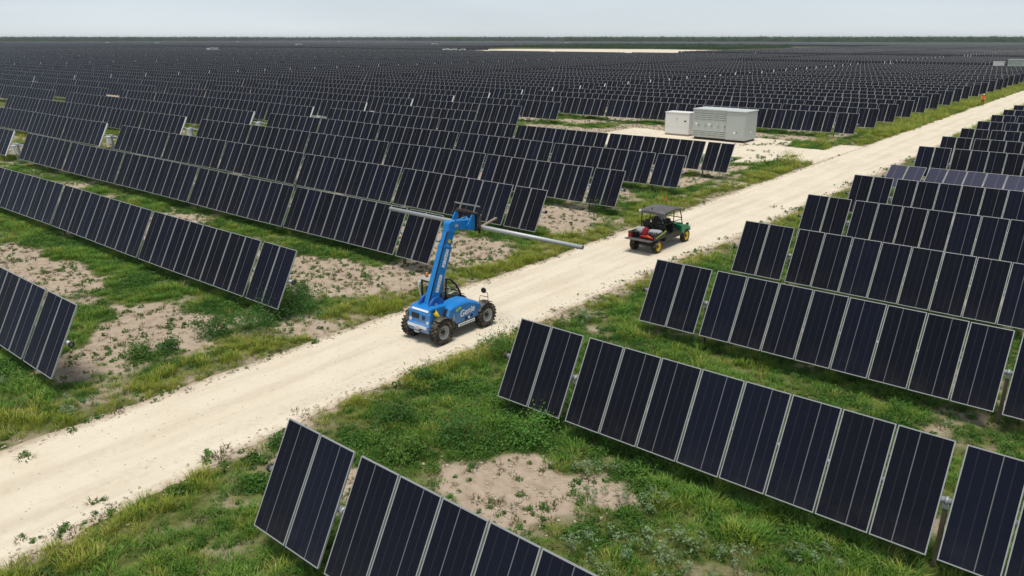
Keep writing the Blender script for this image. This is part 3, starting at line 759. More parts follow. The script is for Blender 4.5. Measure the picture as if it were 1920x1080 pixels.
def near_tracker(sign, x0, y, label, group, tilt=TILT, halves=None):
    """a tracker row with every visible module as a part"""
    global tracker_total
    mods, posts, mx_, (xa, xb), e2 = layout(sign, x0, halves)
    vis = [m for m in mods if in_view(m[0], y, HC, 190, 230)]
    if not vis: return None
    tracker_total += 1
    t = thing('solar_tracker', label, 'solar tracker', (x0, y, 0), 0, group)
    ct, st = math.cos(tilt), math.sin(tilt)
    for x, pr in vis:
        k = vrng.randrange(6); fl = pr if vrng.random() < .85 else 1 - pr
        jt = tilt + vrng.gauss(0, .004)
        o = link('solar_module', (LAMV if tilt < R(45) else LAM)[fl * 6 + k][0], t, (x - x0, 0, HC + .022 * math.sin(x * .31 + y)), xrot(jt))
        link('module_frame', FRM, o)
    lo, hi = min(v[0] for v in vis), max(v[0] for v in vis)
    b = MB(); off = Vector((0, st * .12, -ct * .12))
    road_in = abs(vis[0][0] - mods[0][0]) < .1
    a0 = (xa - sign * -.0 - x0 - sign * 0.22) if road_in else ((hi if sign < 0 else lo) - x0)
    b.cyl((a0, off.y, HC + off.z), ((lo if sign < 0 else hi) - x0 + sign * .5, off.y, HC + off.z), 0.066, 0, 12)
    if road_in:
        b.lathe((a0, off.y, HC + off.z), (1, 0, 0), [(-.02, .05), (-.02, .085), (.05, .085), (.05, .05)], 1, 16, closed=True)
        b.lathe((a0 - sign * .015, off.y, HC + off.z), (1, 0, 0), [(-.02, .055), (-.02, .07), (.0, .07), (.0, .055)], 2, 16, closed=True)
    # short rails that clamp each module to the tube
    for x, pr in vis:
        for dx in (-.42, .42): b.box((x - x0 + dx, off.y * .45, HC + off.z * .45), (.05, .5, .05), 0, Matrix.Rotation(tilt, 3, 'X'))
    b.build('torque_tube', [M['galv'], M['plastic'], M['yellow']], t)
    for px in posts:
        if lo - 1 < px < hi + 1: link('support_post', POSTM, t, (px - x0, off.y, off.z * .6 - 0.02))
    if lo < mx_ < hi:
        link('drive_motor', MOTORM, t, (mx_ - x0, off.y, 0))
        link('end_rail', ENDM, t, ((e2 if sign < 0 else mx_ - MOTOR / 2) - x0 + .09, 0, HC), xrot(tilt))
        bb = MB(); bb.cyl((mx_ - x0 - MOTOR / 2 - .3, off.y, HC + off.z), (mx_ - x0 + MOTOR / 2 + .3, off.y, HC + off.z), .066, 0, 12)
    return t
def merged_mesh(sign, seed, halves=None, tilt=TILT):
    """the same row welded into one mesh for rows too small to show their modules"""
    r_ = random.Random(seed); mods, posts, mx_, (xa, xb), e2 = layout(sign, 0.0, halves)
    vs, fs, mi, uv, rn = [], [], [], [], []
    ct, st = math.cos(tilt), math.sin(tilt)
    def P(x, v, z): return (x, v * ct - z * st, HC + v * st + z * ct)
    def q(pts, m, uvs=None, r0=0.0):
        o = len(vs); vs.extend(pts); fs.append(tuple(range(o, o + len(pts)))); mi.append(m)
        uv.extend(uvs or [(.1, .1)] * len(pts)); rn.extend([r0] * len(pts))
    w_, l_ = MW / 2, ML / 2
    for x, pr in mods:
        k = r_.random(); u = (1, 0) if pr else (0, 1); a, b = w_ - FW, l_ - FW
        q([P(x - a, -b, 0), P(x + a, -b, 0), P(x + a, b, 0), P(x - a, b, 0)], 0, [(u[0], 0), (u[1], 0), (u[1], 1), (u[0], 1)], k)
        q([P(x - w_, -l_, .003), P(x + w_, -l_, .003), P(x + a, -b, .003), P(x - a, -b, .003)], 1)
        q([P(x + w_, -l_, .003), P(x + w_, l_, .003), P(x + a, b, .003), P(x + a, -b, .003)], 1)
        q([P(x + w_, l_, .003), P(x - w_, l_, .003), P(x - a, b, .003), P(x + a, b, .003)], 1)
        q([P(x - w_, l_, .003), P(x - w_, -l_, .003), P(x - a, -b, .003), P(x - a, b, .003)], 1)
        for (s1, t1), (s2, t2) in (((-1, -1), (1, -1)), ((1, -1), (1, 1)), ((1, 1), (-1, 1)), ((-1, 1), (-1, -1))):
            q([P(x + s1 * w_, t1 * l_, -FD), P(x + s2 * w_, t2 * l_, -FD), P(x + s2 * w_, t2 * l_, .003), P(x + s1 * w_, t1 * l_, .003)], 1)
        q([P(x - w_, l_, -.02), P(x + w_, l_, -.02), P(x + w_, -l_, -.02), P(x - w_, -l_, -.02)], 2)
    def bx(c, d, m):
        b = MB(); b.box(c, d)
        for f in b.f: q([b.v[i] for i in f], m)
    oy, oz = st * .12, -ct * .12
    bx(((xa + xb) / 2, oy, HC + oz), (abs(xb - xa), .12, .12), 3)
    for px in posts: bx((px, oy, HC / 2 - .08), (.085, .12, HC - .1), 5)
    bx((mx_, oy, HC / 2), (.18, .18, HC + .2), 3); bx((mx_ + .35, -.42, 1.28), (.62, .22, .66), 4)
    xr = e2 + .09 if sign < 0 else mx_ - MOTOR / 2 + .09
    q([P(xr - .065, -l_, .005), P(xr + .065, -l_, .005), P(xr + .065, l_, .005), P(xr - .065, l_, .005)], 4)
    q([P(xr + .065, -l_, -.05), P(xr - .065, -l_, -.05), P(xr - .065, l_, -.05), P(xr + .065, l_, -.05)], 4)
    me = bpy.data.meshes.new('solar_tracker'); me.from_pydata(vs, [], fs)
    for m in ('cell', 'alu', 'backsheet', 'galv', 'white', 'post'): me.materials.append(M[m])
    me.polygons.foreach_set('material_index', mi); uvquad(me, uv)
    a = me.attributes.new('rnd', 'FLOAT', 'POINT'); a.data.foreach_set('value', rn); me.update(); return me

PADH = ([6, 8], HALF[::-1])      # rows cut short by the inverter pad
NEAR_L, NEAR_R = 11, 13
left_names = {0: 'front row of the left field, its end poking in at the left picture edge',
 1: 'second row of the left field, standing alone on grass and bare soil',
 2: 'third left-field row, its road end right behind the boom of the blue telehandler',
 3: 'fourth left-field row, its road end just above the steel pipe',
 4: 'fifth left-field row, next behind the row above the steel pipe',
 5: 'sixth left-field row, one in front of the last row before the pad',
 6: 'seventh left-field row, the last full one in front of the gravel pad',
 7: 'first of three short left-field rows that stop before the pad',
 8: 'second of three short left-field rows that stop before the pad',
 9: 'last of three short left-field rows that stop before the pad',
 10: 'first full left-field row behind the white and grey cabinets'}
right_names = {0: 'frontmost right-hand row at the bottom of the photo, cut by its edge',
 1: 'second right-hand row, its end below the telehandler across the road',
 2: 'third right-hand row, its end opposite the utility vehicle',
 3: 'fourth right-hand row, two behind the row opposite the telehandler',
 4: 'fifth right-hand row, two in front of the flat sky-sheen row',
 5: 'sixth right-hand row, directly in front of the flat sky-sheen row',
 6: 'right-hand row tilted flatter than all others, pale violet from painted sky sheen',
 7: 'right-hand row directly behind the flat sky-sheen one'}
for k in range(0, NEAR_L):
    hv = PADH if k in (7, 8, 9) else None
    near_tracker(-1, XL if not hv else -56.3, YL + k * P_ROW, left_names[k], 'solar tracker rows', halves=hv)
for k in range(0, NEAR_R):
    lb = right_names.get(k) or 'right-hand tracker row, the %s one behind the flat sky-sheen row' % ordn(k - 6)
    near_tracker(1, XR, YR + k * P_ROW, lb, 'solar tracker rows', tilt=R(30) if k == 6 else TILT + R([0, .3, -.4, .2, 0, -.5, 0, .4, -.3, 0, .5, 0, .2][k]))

VAR = [merged_mesh(-1, s) for s in range(4)]
VARR = [merged_mesh(1, 9)]
VARP = merged_mesh(-1, 5, PADH)
def lane(y): return 387 < y < 426
def in_gap(xa, xb, y):
    """empty ground: sand strip, scrub, far pad"""
    lo, hi = min(xa, xb), max(xa, xb); c = (lo + hi) / 2
    if 386 < y < 505 and -440 < c < -250: return True
    if 505 <= y < 660 and -520 < c < -282: return True
    if 660 <= y < 860 and -560 < c < -282: return True
    if 860 <= y < 960 and -600 < c < -282: return True
    if FARPAD[0] < y < FARPAD[1] and hi > -60: return True
    return False
FARPAD = (268, 288)
cand = []
nrows = int(1560 / P_ROW)
for k in range(0, nrows):
    y = YL + k * P_ROW
    if lane(y): continue
    for c in range(0, 27):
        if k < NEAR_L and c == 0: continue
        xa = XL - c * PITCH_X; xb = xa - TRK_L
        if in_gap(xb, xa, y) or xb < -2100: continue
        pts = [(xa + (xb - xa) * i / 8) for i in range(9)]
        vis = [x for x in pts if in_view(x, y, 2.0, 30, 30)]
        if not vis: continue
        d = min(math.hypot(x, y) for x in vis)
        cand.append((d, -1, k, c, xa, y))
for k in range(NEAR_R, 40):
    y = YR + k * P_ROW
    if in_view(XR, y, 2.0, 10, 10) or in_view(XR + 4, y, 2.0, 10, 10): cand.append((math.hypot(XR, y), 1, k, 0, XR, y))
cand.sort()
n_ind = 299 - tracker_total
mr_ = random.Random(21)
for d, sg, k, c, xa, y in cand[:n_ind]:
    if sg > 0: me = VARR[0]; lb = 'right-hand tracker row beyond, the %s one behind the flat sky-sheen row' % ordn(k - 6)
    else:
        me = VAR[mr_.randrange(4)]
        if c == 0: lb = 'tracker row ending at the road, the %s one behind the white and grey cabinets' % ordn(k - 9)
        else: lb = 'tracker row in the %s block away from the road, %s one back from the camera' % (ordn(c + 1), ordn(k + 1))
    o = link('solar_tracker', me, None, (xa + mr_.gauss(0, .08), y + mr_.gauss(0, .06), mr_.gauss(0, .03))); o.rotation_euler = (0, mr_.gauss(0, .0006), mr_.gauss(0, .0006))
    tag(o, lb, 'solar tracker', 'solar tracker rows')
# everything farther out: one mesh of welded rows
vs, fs, uv, mi = [], [], [], []
def strip(xa, xb, y, nm):
    t0 = TILT + mr_.gauss(0, .012)
    ct, st = math.cos(t0), math.sin(t0); o = len(vs); h = ML / 2
    for z in (0.0, -.06):
        for x, v in ((xa, -h), (xb, -h), (xb, h), (xa, h)): vs.append((x, y + v * ct - z * st, HC + v * st + z * ct))
    if xb > xa: F = [(0, 1, 2, 3), (7, 6, 5, 4), (0, 4, 5, 1), (1, 5, 6, 2), (2, 6, 7, 3), (3, 7, 4, 0)]
    else: F = [(3, 2, 1, 0), (4, 5, 6, 7), (1, 5, 4, 0), (2, 6, 5, 1), (3, 7, 6, 2), (0, 4, 7, 3)]
    for f in F: fs.append(tuple(i + o for i in f))
    s0 = mr_.randrange(50)
    cor = {0: (s0, 0), 1: (s0 + nm, 0), 2: (s0 + nm, 1), 3: (s0, 1)}
    uv.extend([cor[i] for i in F[0]]); uv.extend([(.5, .0)] * 20); mi.extend([0, 1, 1, 1, 1, 1])
for d, sg, k, c, xa, y in cand[n_ind:]:
    s = sg
    strip(xa, xa + s * HALF_L, y, 44); strip(xa + s * (HALF_L + MOTOR), xa + s * TRK_L, y, 44)
fm = bpy.data.meshes.new('far_trackers'); fm.from_pydata(vs, [], fs); fm.materials.append(M['cellfar']); fm.materials.append(M['alu'])
fm.polygons.foreach_set('material_index', mi); uvquad(fm, uv); fm.update()
tag(link('far_solar_trackers', fm), 'mass of distant dark tracker rows reaching to the horizon', 'solar trackers', None, 'stuff')
print('near trackers', tracker_total, 'individual', n_ind, 'stuff rows', len(cand) - n_ind, 'farthest individual', cand[n_ind - 1][0])

# ------------------------------------------------------------------ lettering
def lettering(name, txt, size, mat, parent, origin, xdir, ydir, depth=0.006, shear=0.0, align='CENTER', spacing=1.0, bold=0.0):
    cu = bpy.data.curves.new(name, 'FONT'); cu.body = txt; cu.size = size; cu.extrude = depth / 2; cu.align_x = align; cu.align_y = 'CENTER'
    cu.shear = shear; cu.space_character = spacing; cu.offset = bold
    o = bpy.data.objects.new(name, cu); COL.objects.link(o)
    bpy.context.view_layer.update()
    me = bpy.data.meshes.new_from_object(o.evaluated_get(bpy.context.evaluated_depsgraph_get()))
    bpy.data.objects.remove(o); bpy.data.curves.remove(cu)
    x = Vector(xdir).normalized(); y = Vector(ydir); y = (y - x * y.dot(x)).normalized(); z = x.cross(y)
    m = Matrix((x, y, z)).transposed().to_4x4(); m.translation = Vector(origin)
    me.transform(m); me.materials.clear(); me.materials.append(mat)
    me.name = name
    return link(name, me, parent)

def wheel(parent, c, r, wd, rim_r, out, rimmat, lugs=0, hub='black', name='wheel'):
    """tyre with tread lugs and a dished rim; axis along x, out = +1/-1 outer side"""
    e = link(name, None, parent, c)
    h = wd / 2
    b = MB()
    rr = r - (0.028 if lugs else 0.006)
    b.lathe((0, 0, 0), (1, 0, 0), [(-h * .82, rim_r), (-h, rim_r + .03), (-h, (rim_r + rr) * .52), (-h * .86, rr - .03), (-h * .6, rr), (h * .6, rr), (h * .86, rr - .03), (h, (rim_r + rr) * .52), (h, rim_r + .03), (h * .82, rim_r)], 0, 36, closed=True)
    for i in range(lugs):
        a = 2 * math.pi * i / lugs
        for s in (-1, 1):
            aa = a + (math.pi / lugs if s > 0 else 0)
            rot = Matrix.Rotation(aa, 3, 'X') @ Matrix.Rotation(s * R(32), 3, 'Z')
            p = Matrix.Rotation(aa, 3, 'X') @ Vector((s * h * .48, 0, rr - .002))
            b.box(p, (h * 1.12, .052, .05), 0, rot)
    if not lugs:
        for i in range(30):
            a = 2 * math.pi * i / 30
            for s in (-1, 0, 1):
                p = Matrix.Rotation(a + s * .07, 3, 'X') @ Vector((s * h * .58, 0, rr - .002))
                b.box(p, (h * .5, .036, .014), 0, Matrix.Rotation(a + s * .07, 3, 'X'))
    b.build('tyre', M['rubber'], e)
    q = MB(); o = out
    q.cyl((-o * h * .5, 0, 0), (-o * h * .45, 0, 0), rim_r, 1, 20)
    q.lathe((0, 0, 0), (1, 0, 0), [(o * h * .80, rim_r + .002), (o * h * .86, rim_r - .015), (o * h * .45, rim_r - .04), (o * h * .25, rim_r * .62), (o * h * .30, rim_r * .30), (o * h * .30, .0)], 0, 28)
    q.lathe((0, 0, 0), (1, 0, 0), [(-o * h * .8, rim_r), (o * h * .3, rim_r * .97)], 0, 24)
    q.cyl((o * h * .2, 0, 0), (o * h * .62, 0, 0), rim_r * .30, 1, 16)
    for i in range(6):
        a = i * math.pi / 3
        q.cyl((o * h * .2, math.cos(a) * rim_r * .47, math.sin(a) * rim_r * .47), (o * h * .40, math.cos(a) * rim_r * .47, math.sin(a) * rim_r * .47), .018, 1, 6)
    q.build('rim', [M[rimmat], M[hub]], e)
    return e

# ------------------------------------------------------------------ blue telehandler
TX, TY = -18.12, 18.39
th = thing('telehandler', 'blue telehandler on the pale road with raised boom, carrying a steel pipe', 'telehandler', (TX, TY, 0))
for sx_ in (-1, 1):
    for yy in (-1.14, 1.14): wheel(th, (sx_ * .70, yy, .465), .465, .33, .25, sx_, 'rimgrey', 22)
b = MB()     # chassis, axles, sill
b.box((0, 0, .50), (.92, 2.5, .26)); b.box((0, -1.14, .46), (1.2, .22, .2)); b.box((0, 1.14, .46), (1.2, .22, .2))
b.box((.60, .03, .47), (.30, 1.02, .18)); b.box((-.60, .03, .47), (.30, 1.02, .18)); b.box((0, 1.36, .52), (.8, .2, .24))
b.build('chassis', M['black'], th, 0.015)
b = MB()     # rear frame and counterweight
b.prism([(-1.40, .36), (-1.52, .42), (-1.58, .58), (-1.58, .68), (-1.50, .74), (-1.47, 1.08), (-1.38, 1.24), (-1.1, 1.30), (-.62, 1.26), (-.50, .95), (-.50, .45)], -.54, .50)
b.prism([(-1.36, .46), (-1.50, .5), (-1.56, .6), (-1.50, .70), (-1.36, .72)], .50, .60); b.prism([(-1.36, .46), (-1.50, .5), (-1.56, .6), (-1.50, .70), (-1.36, .72)], -.64, -.54)
rf = b.build('rear_frame', M['blue'], th, 0.03)
b = MB()
b.box((-.21, -1.488, .965), (.36, .03, .17)); b.box((.19, -1.488, .95), (.12, .03, .13)); b.build('recess', M['black'], rf)
b = MB()
b.box((-.02, -1.425, 1.19), (.80, .02, .075), 0, Matrix.Rotation(R(-30), 3, 'X')); b.box((-.04, -1.59, .635), (.92, .015, .10))
b.build('label_plate', M['decalw'], rf)
b = MB()
b.cyl((.40, -1.49, .80), (.40, -1.525, .80), .062, 0, 16); b.cyl((-.44, -1.49, .80), (-.44, -1.525, .80), .062, 0, 16); b.build('tail_light', M['white'], rf)
b = MB()
b.box((0, -1.60, .47), (.22, .14, .06)); b.box((0, -1.60, .56), (.22, .14, .04)); b.cyl((0, -1.62, .42), (0, -1.62, .64), .022, 0, 8)
b.build('tow_hitch', M['galv'], rf)
b = MB()     # boom pivot cheeks
for x0 in (-.33, .17): b.cyl((x0, -.88, 1.20), (x0 + .10, -.88, 1.20), .36, 0, 28)
b.cyl((-.36, -.92, 1.28), (.30, -.92, 1.28), .07, 1, 14)
b.build('boom_pivot', [M['blue2'], M['galv']], th, 0.01)
b = MB(); b.cyl((.50, -1.36, 1.34), (.52, -.98, .76), .065, 0, 14); b.cyl((.505, -1.27, 1.20), (.52, -1.0, .79), .078, 1, 14)
b.cyl((.50, -1.38, 1.37), (.50, -1.31, 1.26), .082, 2, 12)
b.build('lift_cylinder', [M['black'], M['yellow'], M['blue']], th)
for sx_ in (-1, 1):
    for yy, a0, a1 in ((-1.14, 5, 118), (1.14, 62, 150)):
        b = MB(); pts = [(R(a0 + (a1 - a0) * i / 10)) for i in range(11)]
        for i in range(10):
            p0, p1 = pts[i], pts[i + 1]; rr = .51
            A = (sx_ * .70, yy + math.cos(p0) * rr, .465 + math.sin(p0) * rr); B = (sx_ * .70, yy + math.cos(p1) * rr, .465 + math.sin(p1) * rr)
            mid = R(a0 + (a1 - a0) * (i + .5) / 10)
            b.bar(A, B, .34, .022, 0, (0, math.cos(mid), math.sin(mid)))
        b.build('mudguard', M['mud'], th)
# engine hood on the right-hand side
b = MB(); prof = [(-.42, .53), (-.60, .80), (-.84, .94), (-.72, 1.20), (-.56, 1.25), (-.2, 1.29), (.2, 1.28), (.55, 1.16), (.86, 1.01), (1.02, .86), (1.0, .76), (.80, .55)]
def hood_sec(x, dz, f): return [(x, y * f + .0, max(.53, z - dz * max(0, (z - .6)))) for y, z in prof]
b.loft([hood_sec(.16, -.03, 1.0), hood_sec(.50, -.02, 1.0), hood_sec(.66, .025, .995), hood_sec(.72, .09, .985), hood_sec(.74, .16, .97)], 0, False)
hd = b.build('hood', M['blue'], th, 0.012)
b = MB(); n_ = Vector((0, -.26, .12)).normalized(); gdir = Vector((0, .12, .26)).normalized()
b.bar(Vector((.42, -.838, .965)) , Vector((.42, -.838, .965)) + gdir * .21, .42, .02, 0, n_)
for i in range(6): b.box(Vector((.42, -.850, .99)) + gdir * (.032 * i), (.42, .012, .010), 1)
b.build('radiator_grille', [M['black'], M['louvre']], hd)
b = MB(); b.prism([(-.62, .72), (-.50, .70), (-.52, .98)], .735, .748); b.build('side_vent', M['rimgrey'], hd)
b = MB(); b.box((.742, .08, .63), (.014, .14, .10)); b.box((.742, .36, .66), (.014, .12, .09)); b.box((.744, .22, .625), (.012, .09, .06), 1); b.build('latch', [M['black'], M['decalw']], hd)
lettering('lettering', 'Genie', .32, M['decalw'], hd, (.752, .12, .88), (0, 1, .10), (0, 0, 1), shear=.25, bold=.006)
lettering('lettering', 'GTH', .11, M['lime'], hd, (.742, -.30, 1.06), (0, 1, .30), (0, 0, 1), spacing=1.3, bold=.012)
b = MB(); b.box((.757, .08, .47), (.012, .86, .105)); sp_ = b.build('sill_plate', M['decalw'], th)
b = MB()
for i in range(9): b.box((.765, -.24 + i * .085, .47), (.006, .045 if i % 3 else .06, .035))
b.build('mark', M['plastic'], sp_)
# cab
b = MB()
P_ = lambda x: [(x, -.52, .95), (x, -.50, 1.86), (x, -.42, 1.95), (x, -.02, 1.95), (x, .18, 1.88), (x, .46, 1.62), (x, .66, 1.30), (x, .72, 1.02)]
for x in (-.86, -.10):
    b.tube(P_(x), .034, 0, 8); b.tube([(x, -.02, 1.95), (x, -.06, 1.5), (x, -.10, .62)], .030, 0, 8); b.tube([(x, -.52, 1.12), (x, .70, 1.10)], .028, 0, 8)
for y, z in ((-.50, 1.86), (-.52, 1.12), (.18, 1.88), (.66, 1.30), (.72, 1.02)): b.tube([(-.86, y, z), (-.10, y, z)], .028, 0, 8)
cabf = b.build('cab', M['black'], th)
b = MB(); b.box((-.48, .10, .80), (.76, 1.22, .52)); b.box((-.48, .66, .98), (.72, .14, .16)); b.build('cab_body', M['plastic'], cabf, .02)
b = MB(); b.prism([(-.54, 1.93), (-.46, 1.99), (-.02, 1.99), (.14, 1.94), (.14, 1.91), (-.02, 1.95), (-.46, 1.95)], -.88, -.08); b.build('cab_roof', M['rimgrey'], cabf)
b = MB()
gp = P_(-.098); b.prism([(p[1], p[2]) for p in gp[1:]] + [(-.5, 1.12)], -.106, -.100)
b.prism([(p[1], p[2]) for p in gp[1:]] + [(-.5, 1.12)], -.866, -.860)
b.build('side_window', M['glass'], cabf)
b = MB(); b.box((-.48, -.22, 1.10), (.44, .42, .12)); b.box((-.48, -.42, 1.38), (.42, .12, .56)); b.build('seat', M['plastic'], cabf, .03)
b = MB(); b.lathe((-.48, .30, 1.34), (0, -.5, .8), [(-.012, .165), (.012, .165), (.012, .19), (-.012, .19)], 0, 20, closed=True); b.tube([(-.48, .30, 1.34), (-.48, .45, 1.08)], .02, 0, 6)
b.box((-.48, .30, 1.34), (.34, .02, .02)); b.build('steering_wheel', M['decalw'], cabf)
b = MB(); b.cyl((-.74, -.36, 1.99), (-.74, -.36, 2.03), .055, 1, 14); b.lathe((-.74, -.36, 2.03), (0, 0, 1), [(0, .052), (.09, .05), (.12, .035), (.125, 0)], 0, 14); b.build('beacon', [M['amber'], M['black']], cabf)
b = MB(); b.tube([(-.84, -.56, 1.15), (-.88, -.66, 1.75)], .025, 1, 8); b.box((-.86, -.63, 1.80), (.10, .08, .13), 0); b.build('work_light', [M['white'], M['black']], cabf, .01)
# boom
bx_ = -.03; B0 = Vector((bx_, -.98, 1.10)); B1 = Vector((bx_, .10, 3.70)); bd = (B1 - B0).normalized(); bn = Vector((0, -bd.z, bd.y))
b = MB(); b.bar(B0 - bd * .12, B0 + bd * 2.25, .30, .38, 0, bn); b.bar(B0 + bd * 2.2, B1, .27, .33, 0, bn)
b.bar(B0 + bd * 1.52 - bn * .22, B0 + bd * 2.0 - bn * .22, .2, .10, 0, bn)
b.bar(B0 + bd * 2.18, B0 + bd * 2.30, .325, .40, 0, bn); b.bar(B0 + bd * 2.78, B1 + bd * .04, .30, .36, 0, bn)
bo = b.build('boom', M['blue'], th, .018)
ctr = B0 + bd * 1.55; ex = bx_ + .1535
lettering('lettering', 'RENTALS', .17, M['decalw'], bo, (ex, ctr.y + bd.y * .36 + .02, ctr.z + bd.z * .36), tuple(bd), tuple(bn), spacing=1.15, bold=.02)
lettering('lettering', 'UNITED', .15, M['decalw'], bo, (ex, ctr.y - bd.y * .62 + .02, ctr.z - bd.z * .62), tuple(bd), tuple(bn), spacing=1.2, bold=.022)
b = MB()
for dx in (.10, .13): b.tube([B0 + bd * .1 + bn * .20 + Vector((dx, 0, 0)), B0 + bd * 1.1 + bn * .215 + Vector((dx, 0, 0)), B0 + bd * 2.1 + bn * .21 + Vector((dx, 0, 0)), B1 - bd * .1 + bn * .19 + Vector((dx, 0, 0)), B1 + Vector((dx, .25, .36))], .014, 0, 6)
b.build('hose', M['black'], bo)
b = MB()
for q_ in (.28, 2.40): b.bar(B0 + bd * q_ + Vector((.152, 0, 0)), B0 + bd * (q_ + .12) + Vector((.152, 0, 0)), .006, .12, 0, bn)
b.build('warning_label', M['yellow'], bo)
b = MB(); b.bar(B0 + bd * .5 - bn * .30, B0 + bd * 1.7 - bn * .215, .07, .07, 0, bn); b.tube([B0 + bd * .45 - bn * .33 + Vector((0, .14, -.30)), B0 + bd * 1.5 - bn * .25], .045, 1, 10)
b.build('lift_ram', [M['black'], M['galv']], bo)
# gooseneck head, coupler and carriage
b = MB()
b.loft([[(bx_ + sx_ * .145, y, z) for sx_, y, z in ((-1, p[0], p[1]), (1, p[0], p[1]), (1, p[2], p[3]), (-1, p[2], p[3]))] for p in
        ((-.08, 3.66, .25, 3.60), (-.02, 4.00, .34, 3.72), (.10, 4.06, .48, 3.72), (.80, 3.98, .72, 3.64), (1.10, 3.94, 1.06, 3.60))], 0, False)
b.cyl((bx_ - .2, .98, 3.74), (bx_ + .2, .98, 3.74), .13, 0, 18); b.cyl((bx_ - .22, .98, 3.74), (bx_ + .22, .98, 3.74), .05, 1, 12)
hd2 = b.build('boom_head', [M['blue'], M['galv']], th, .015)
b = MB(); b.box((bx_ + .148, .34, 3.86), (.006, .16, .10)); b.build('label_plate', M['rimgrey'], hd2)
b = MB()
for x in (-.62, .20): b.prism([(.86, 3.62), (1.14, 3.60), (1.14, 4.12), (1.02, 4.16), (.88, 3.95)], x, x + .06)
b.box((-.18, 1.08, 3.70), (.84, .08, .12)); b.tube([(-.35, .92, 3.90), (-.1, 1.08, 4.02), (.15, .95, 3.85)], .03, 1, 8); b.cyl((-.45, 1.0, 3.86), (.1, 1.0, 3.86), .05, 2, 12)
b.build('quick_coupler', [M['blue'], M['hivisyellow'], M['galv']], th, .012)
CX_, CYF = -.17, 1.20
b = MB()
b.box((CX_, CYF, 4.10), (1.22, .07, .12)); b.box((CX_, CYF, 3.62), (1.22, .07, .12)); b.box((CX_ - .58, CYF, 3.88), (.06, .08, .62)); b.box((CX_ + .58, CYF, 3.84), (.06, .08, .74))
b.box((CX_, CYF + .02, 4.44), (1.24, .04, .045), 1)
for dx in (-.58, -.2, .2, .58): b.box((CX_ + dx, CYF + .02, 4.27), (.03, .035, .30))
b.bar((CX_ - .5, CYF, 4.22), (CX_ + .5, CYF - .02, 4.19), .06, .07, 2); b.box((CX_ + .61, CYF, 3.88), (.02, .11, .46), 2)
b.build('fork_carriage', [M['black'], M['alu'], M['brown']], th, .006)
for dx in (-.42, .36):
    b = MB(); b.box((CX_ + dx, CYF + .07, 3.84), (.11, .05, .66)); b.bar((CX_ + dx, CYF + .05, 3.545), (CX_ + dx + .02, CYF + 1.18, 3.80), .11, .045, 1, (0, 0, 1))
    b.build('fork_tine', [M['black'], M['rust']], th, .006)
b = MB(); b.tube([(.66, 1.12, .90), (.78, 1.22, 1.02), (.80, 1.18, 1.30), (.80, .98, 1.40)], .012, 0, 6); b.tube([(.50, 1.05, .92), (.50, 1.10, 1.16), (.80, 1.20, 1.14)], .012, 0, 6)
b.lathe((.80, .96, 1.46), (.3, -1, .1), [(-.03, .03), (-.02, .09), (.0, .105), (.012, .10), (.012, 0)], 0, 16); b.build('mirror', M['black'], th)

# the carried pipe lies across the fork tines
b = MB(); pz = 3.655; py = TY + CYF + .20
b.lathe((-13.36, py, pz), (-1, 0, 0), [(0, .065), (0, .075), (9.3, .075), (9.3, .065), (9.2, .062), (.1, .062)], 0, 24, closed=True)
tag(b.build('steel_pipe', M['pipe']), 'long galvanised steel pipe carried crosswise on the forks of the telehandler', 'pipe')

# ------------------------------------------------------------------ green utility vehicle
UX, UY = -18.12, 33.88
ut = thing('utility_vehicle', 'green four-seat utility vehicle with yellow wheels driving away on the road', 'utility vehicle', (UX, UY, 0))
for sx_ in (-1, 1):
    for yy in (-1.47, 1.47): wheel(ut, (sx_ * .62, yy, .335), .335, .27, .215, sx_, 'yellow', 0)
b = MB(); b.box((0, .1, .42), (.95, 3.2, .16)); b.box((0, -1.47, .36), (1.1, .16, .14)); b.box((0, 1.47, .36), (1.1, .16, .14)); b.box((0, .25, .52), (1.36, 1.9, .10))
b.box((.66, .2, .64), (.05, 1.75, .30)); b.box((-.66, .2, .64), (.05, 1.75, .30)); b.box((0, -.65, .62), (1.3, .2, .35))
b.build('chassis', M['black'], ut, .02)
b = MB()
b.box((0, -1.38, .70), (1.40, 1.24, .05)); b.box((-.70, -1.38, .86), (.05, 1.24, .32)); b.box((.70, -1.38, .86), (.05, 1.24, .32)); b.box((0, -.76, .90), (1.40, .05, .40))
bd_ = b.build('cargo_bed', M['black'], ut, .015)
b = MB(); b.bar((0, -2.02, .715), (0, -2.36, .735), 1.42, .05, 0); b.build('tailgate', M['roofgrey'], bd_, .01)
b = MB()
for sx_ in (-1, 1): b.prism([(-1.95, .78), (-1.9, .70), (-.78, .86), (-.78, 1.02), (-1.0, 1.00)], sx_ * .728 - .004, sx_ * .728 + .004)
b.build('bed_panel', M['dkgreen'], bd_)
b = MB()
for sx_ in (-1, 1): b.prism([(-1.86, .83), (-1.80, .81), (-.80, .99), (-.80, 1.06)], sx_ * .738 - .004, sx_ * .738 + .004)
b.build('stripe', M['lime'], bd_)
b = MB()
for sx_ in (-1, 1): b.box((sx_ * .62, -2.02, .86), (.12, .04, .10))
b.build('tail_light', M['red'], bd_, .01)
b = MB()     # seats: two rows
for y0 in (-.45, .42):
    for x in (-.34, .34):
        b.box((x, y0, .80), (.56, .48, .14)); b.box((x, y0 - .27, 1.08), (.54, .12, .50), 0, Matrix.Rotation(R(10), 3, 'X')); b.box((x, y0 - .33, 1.38), (.26, .09, .16))
b.build('seat', M['plastic'], ut, .035)
b = MB()     # bonnet and wings
b.prism([(.86, .60), (.82, 1.04), (1.05, 1.08), (1.55, .93), (1.80, .74), (1.84, .52), (1.7, .46)], -.44, .44); 
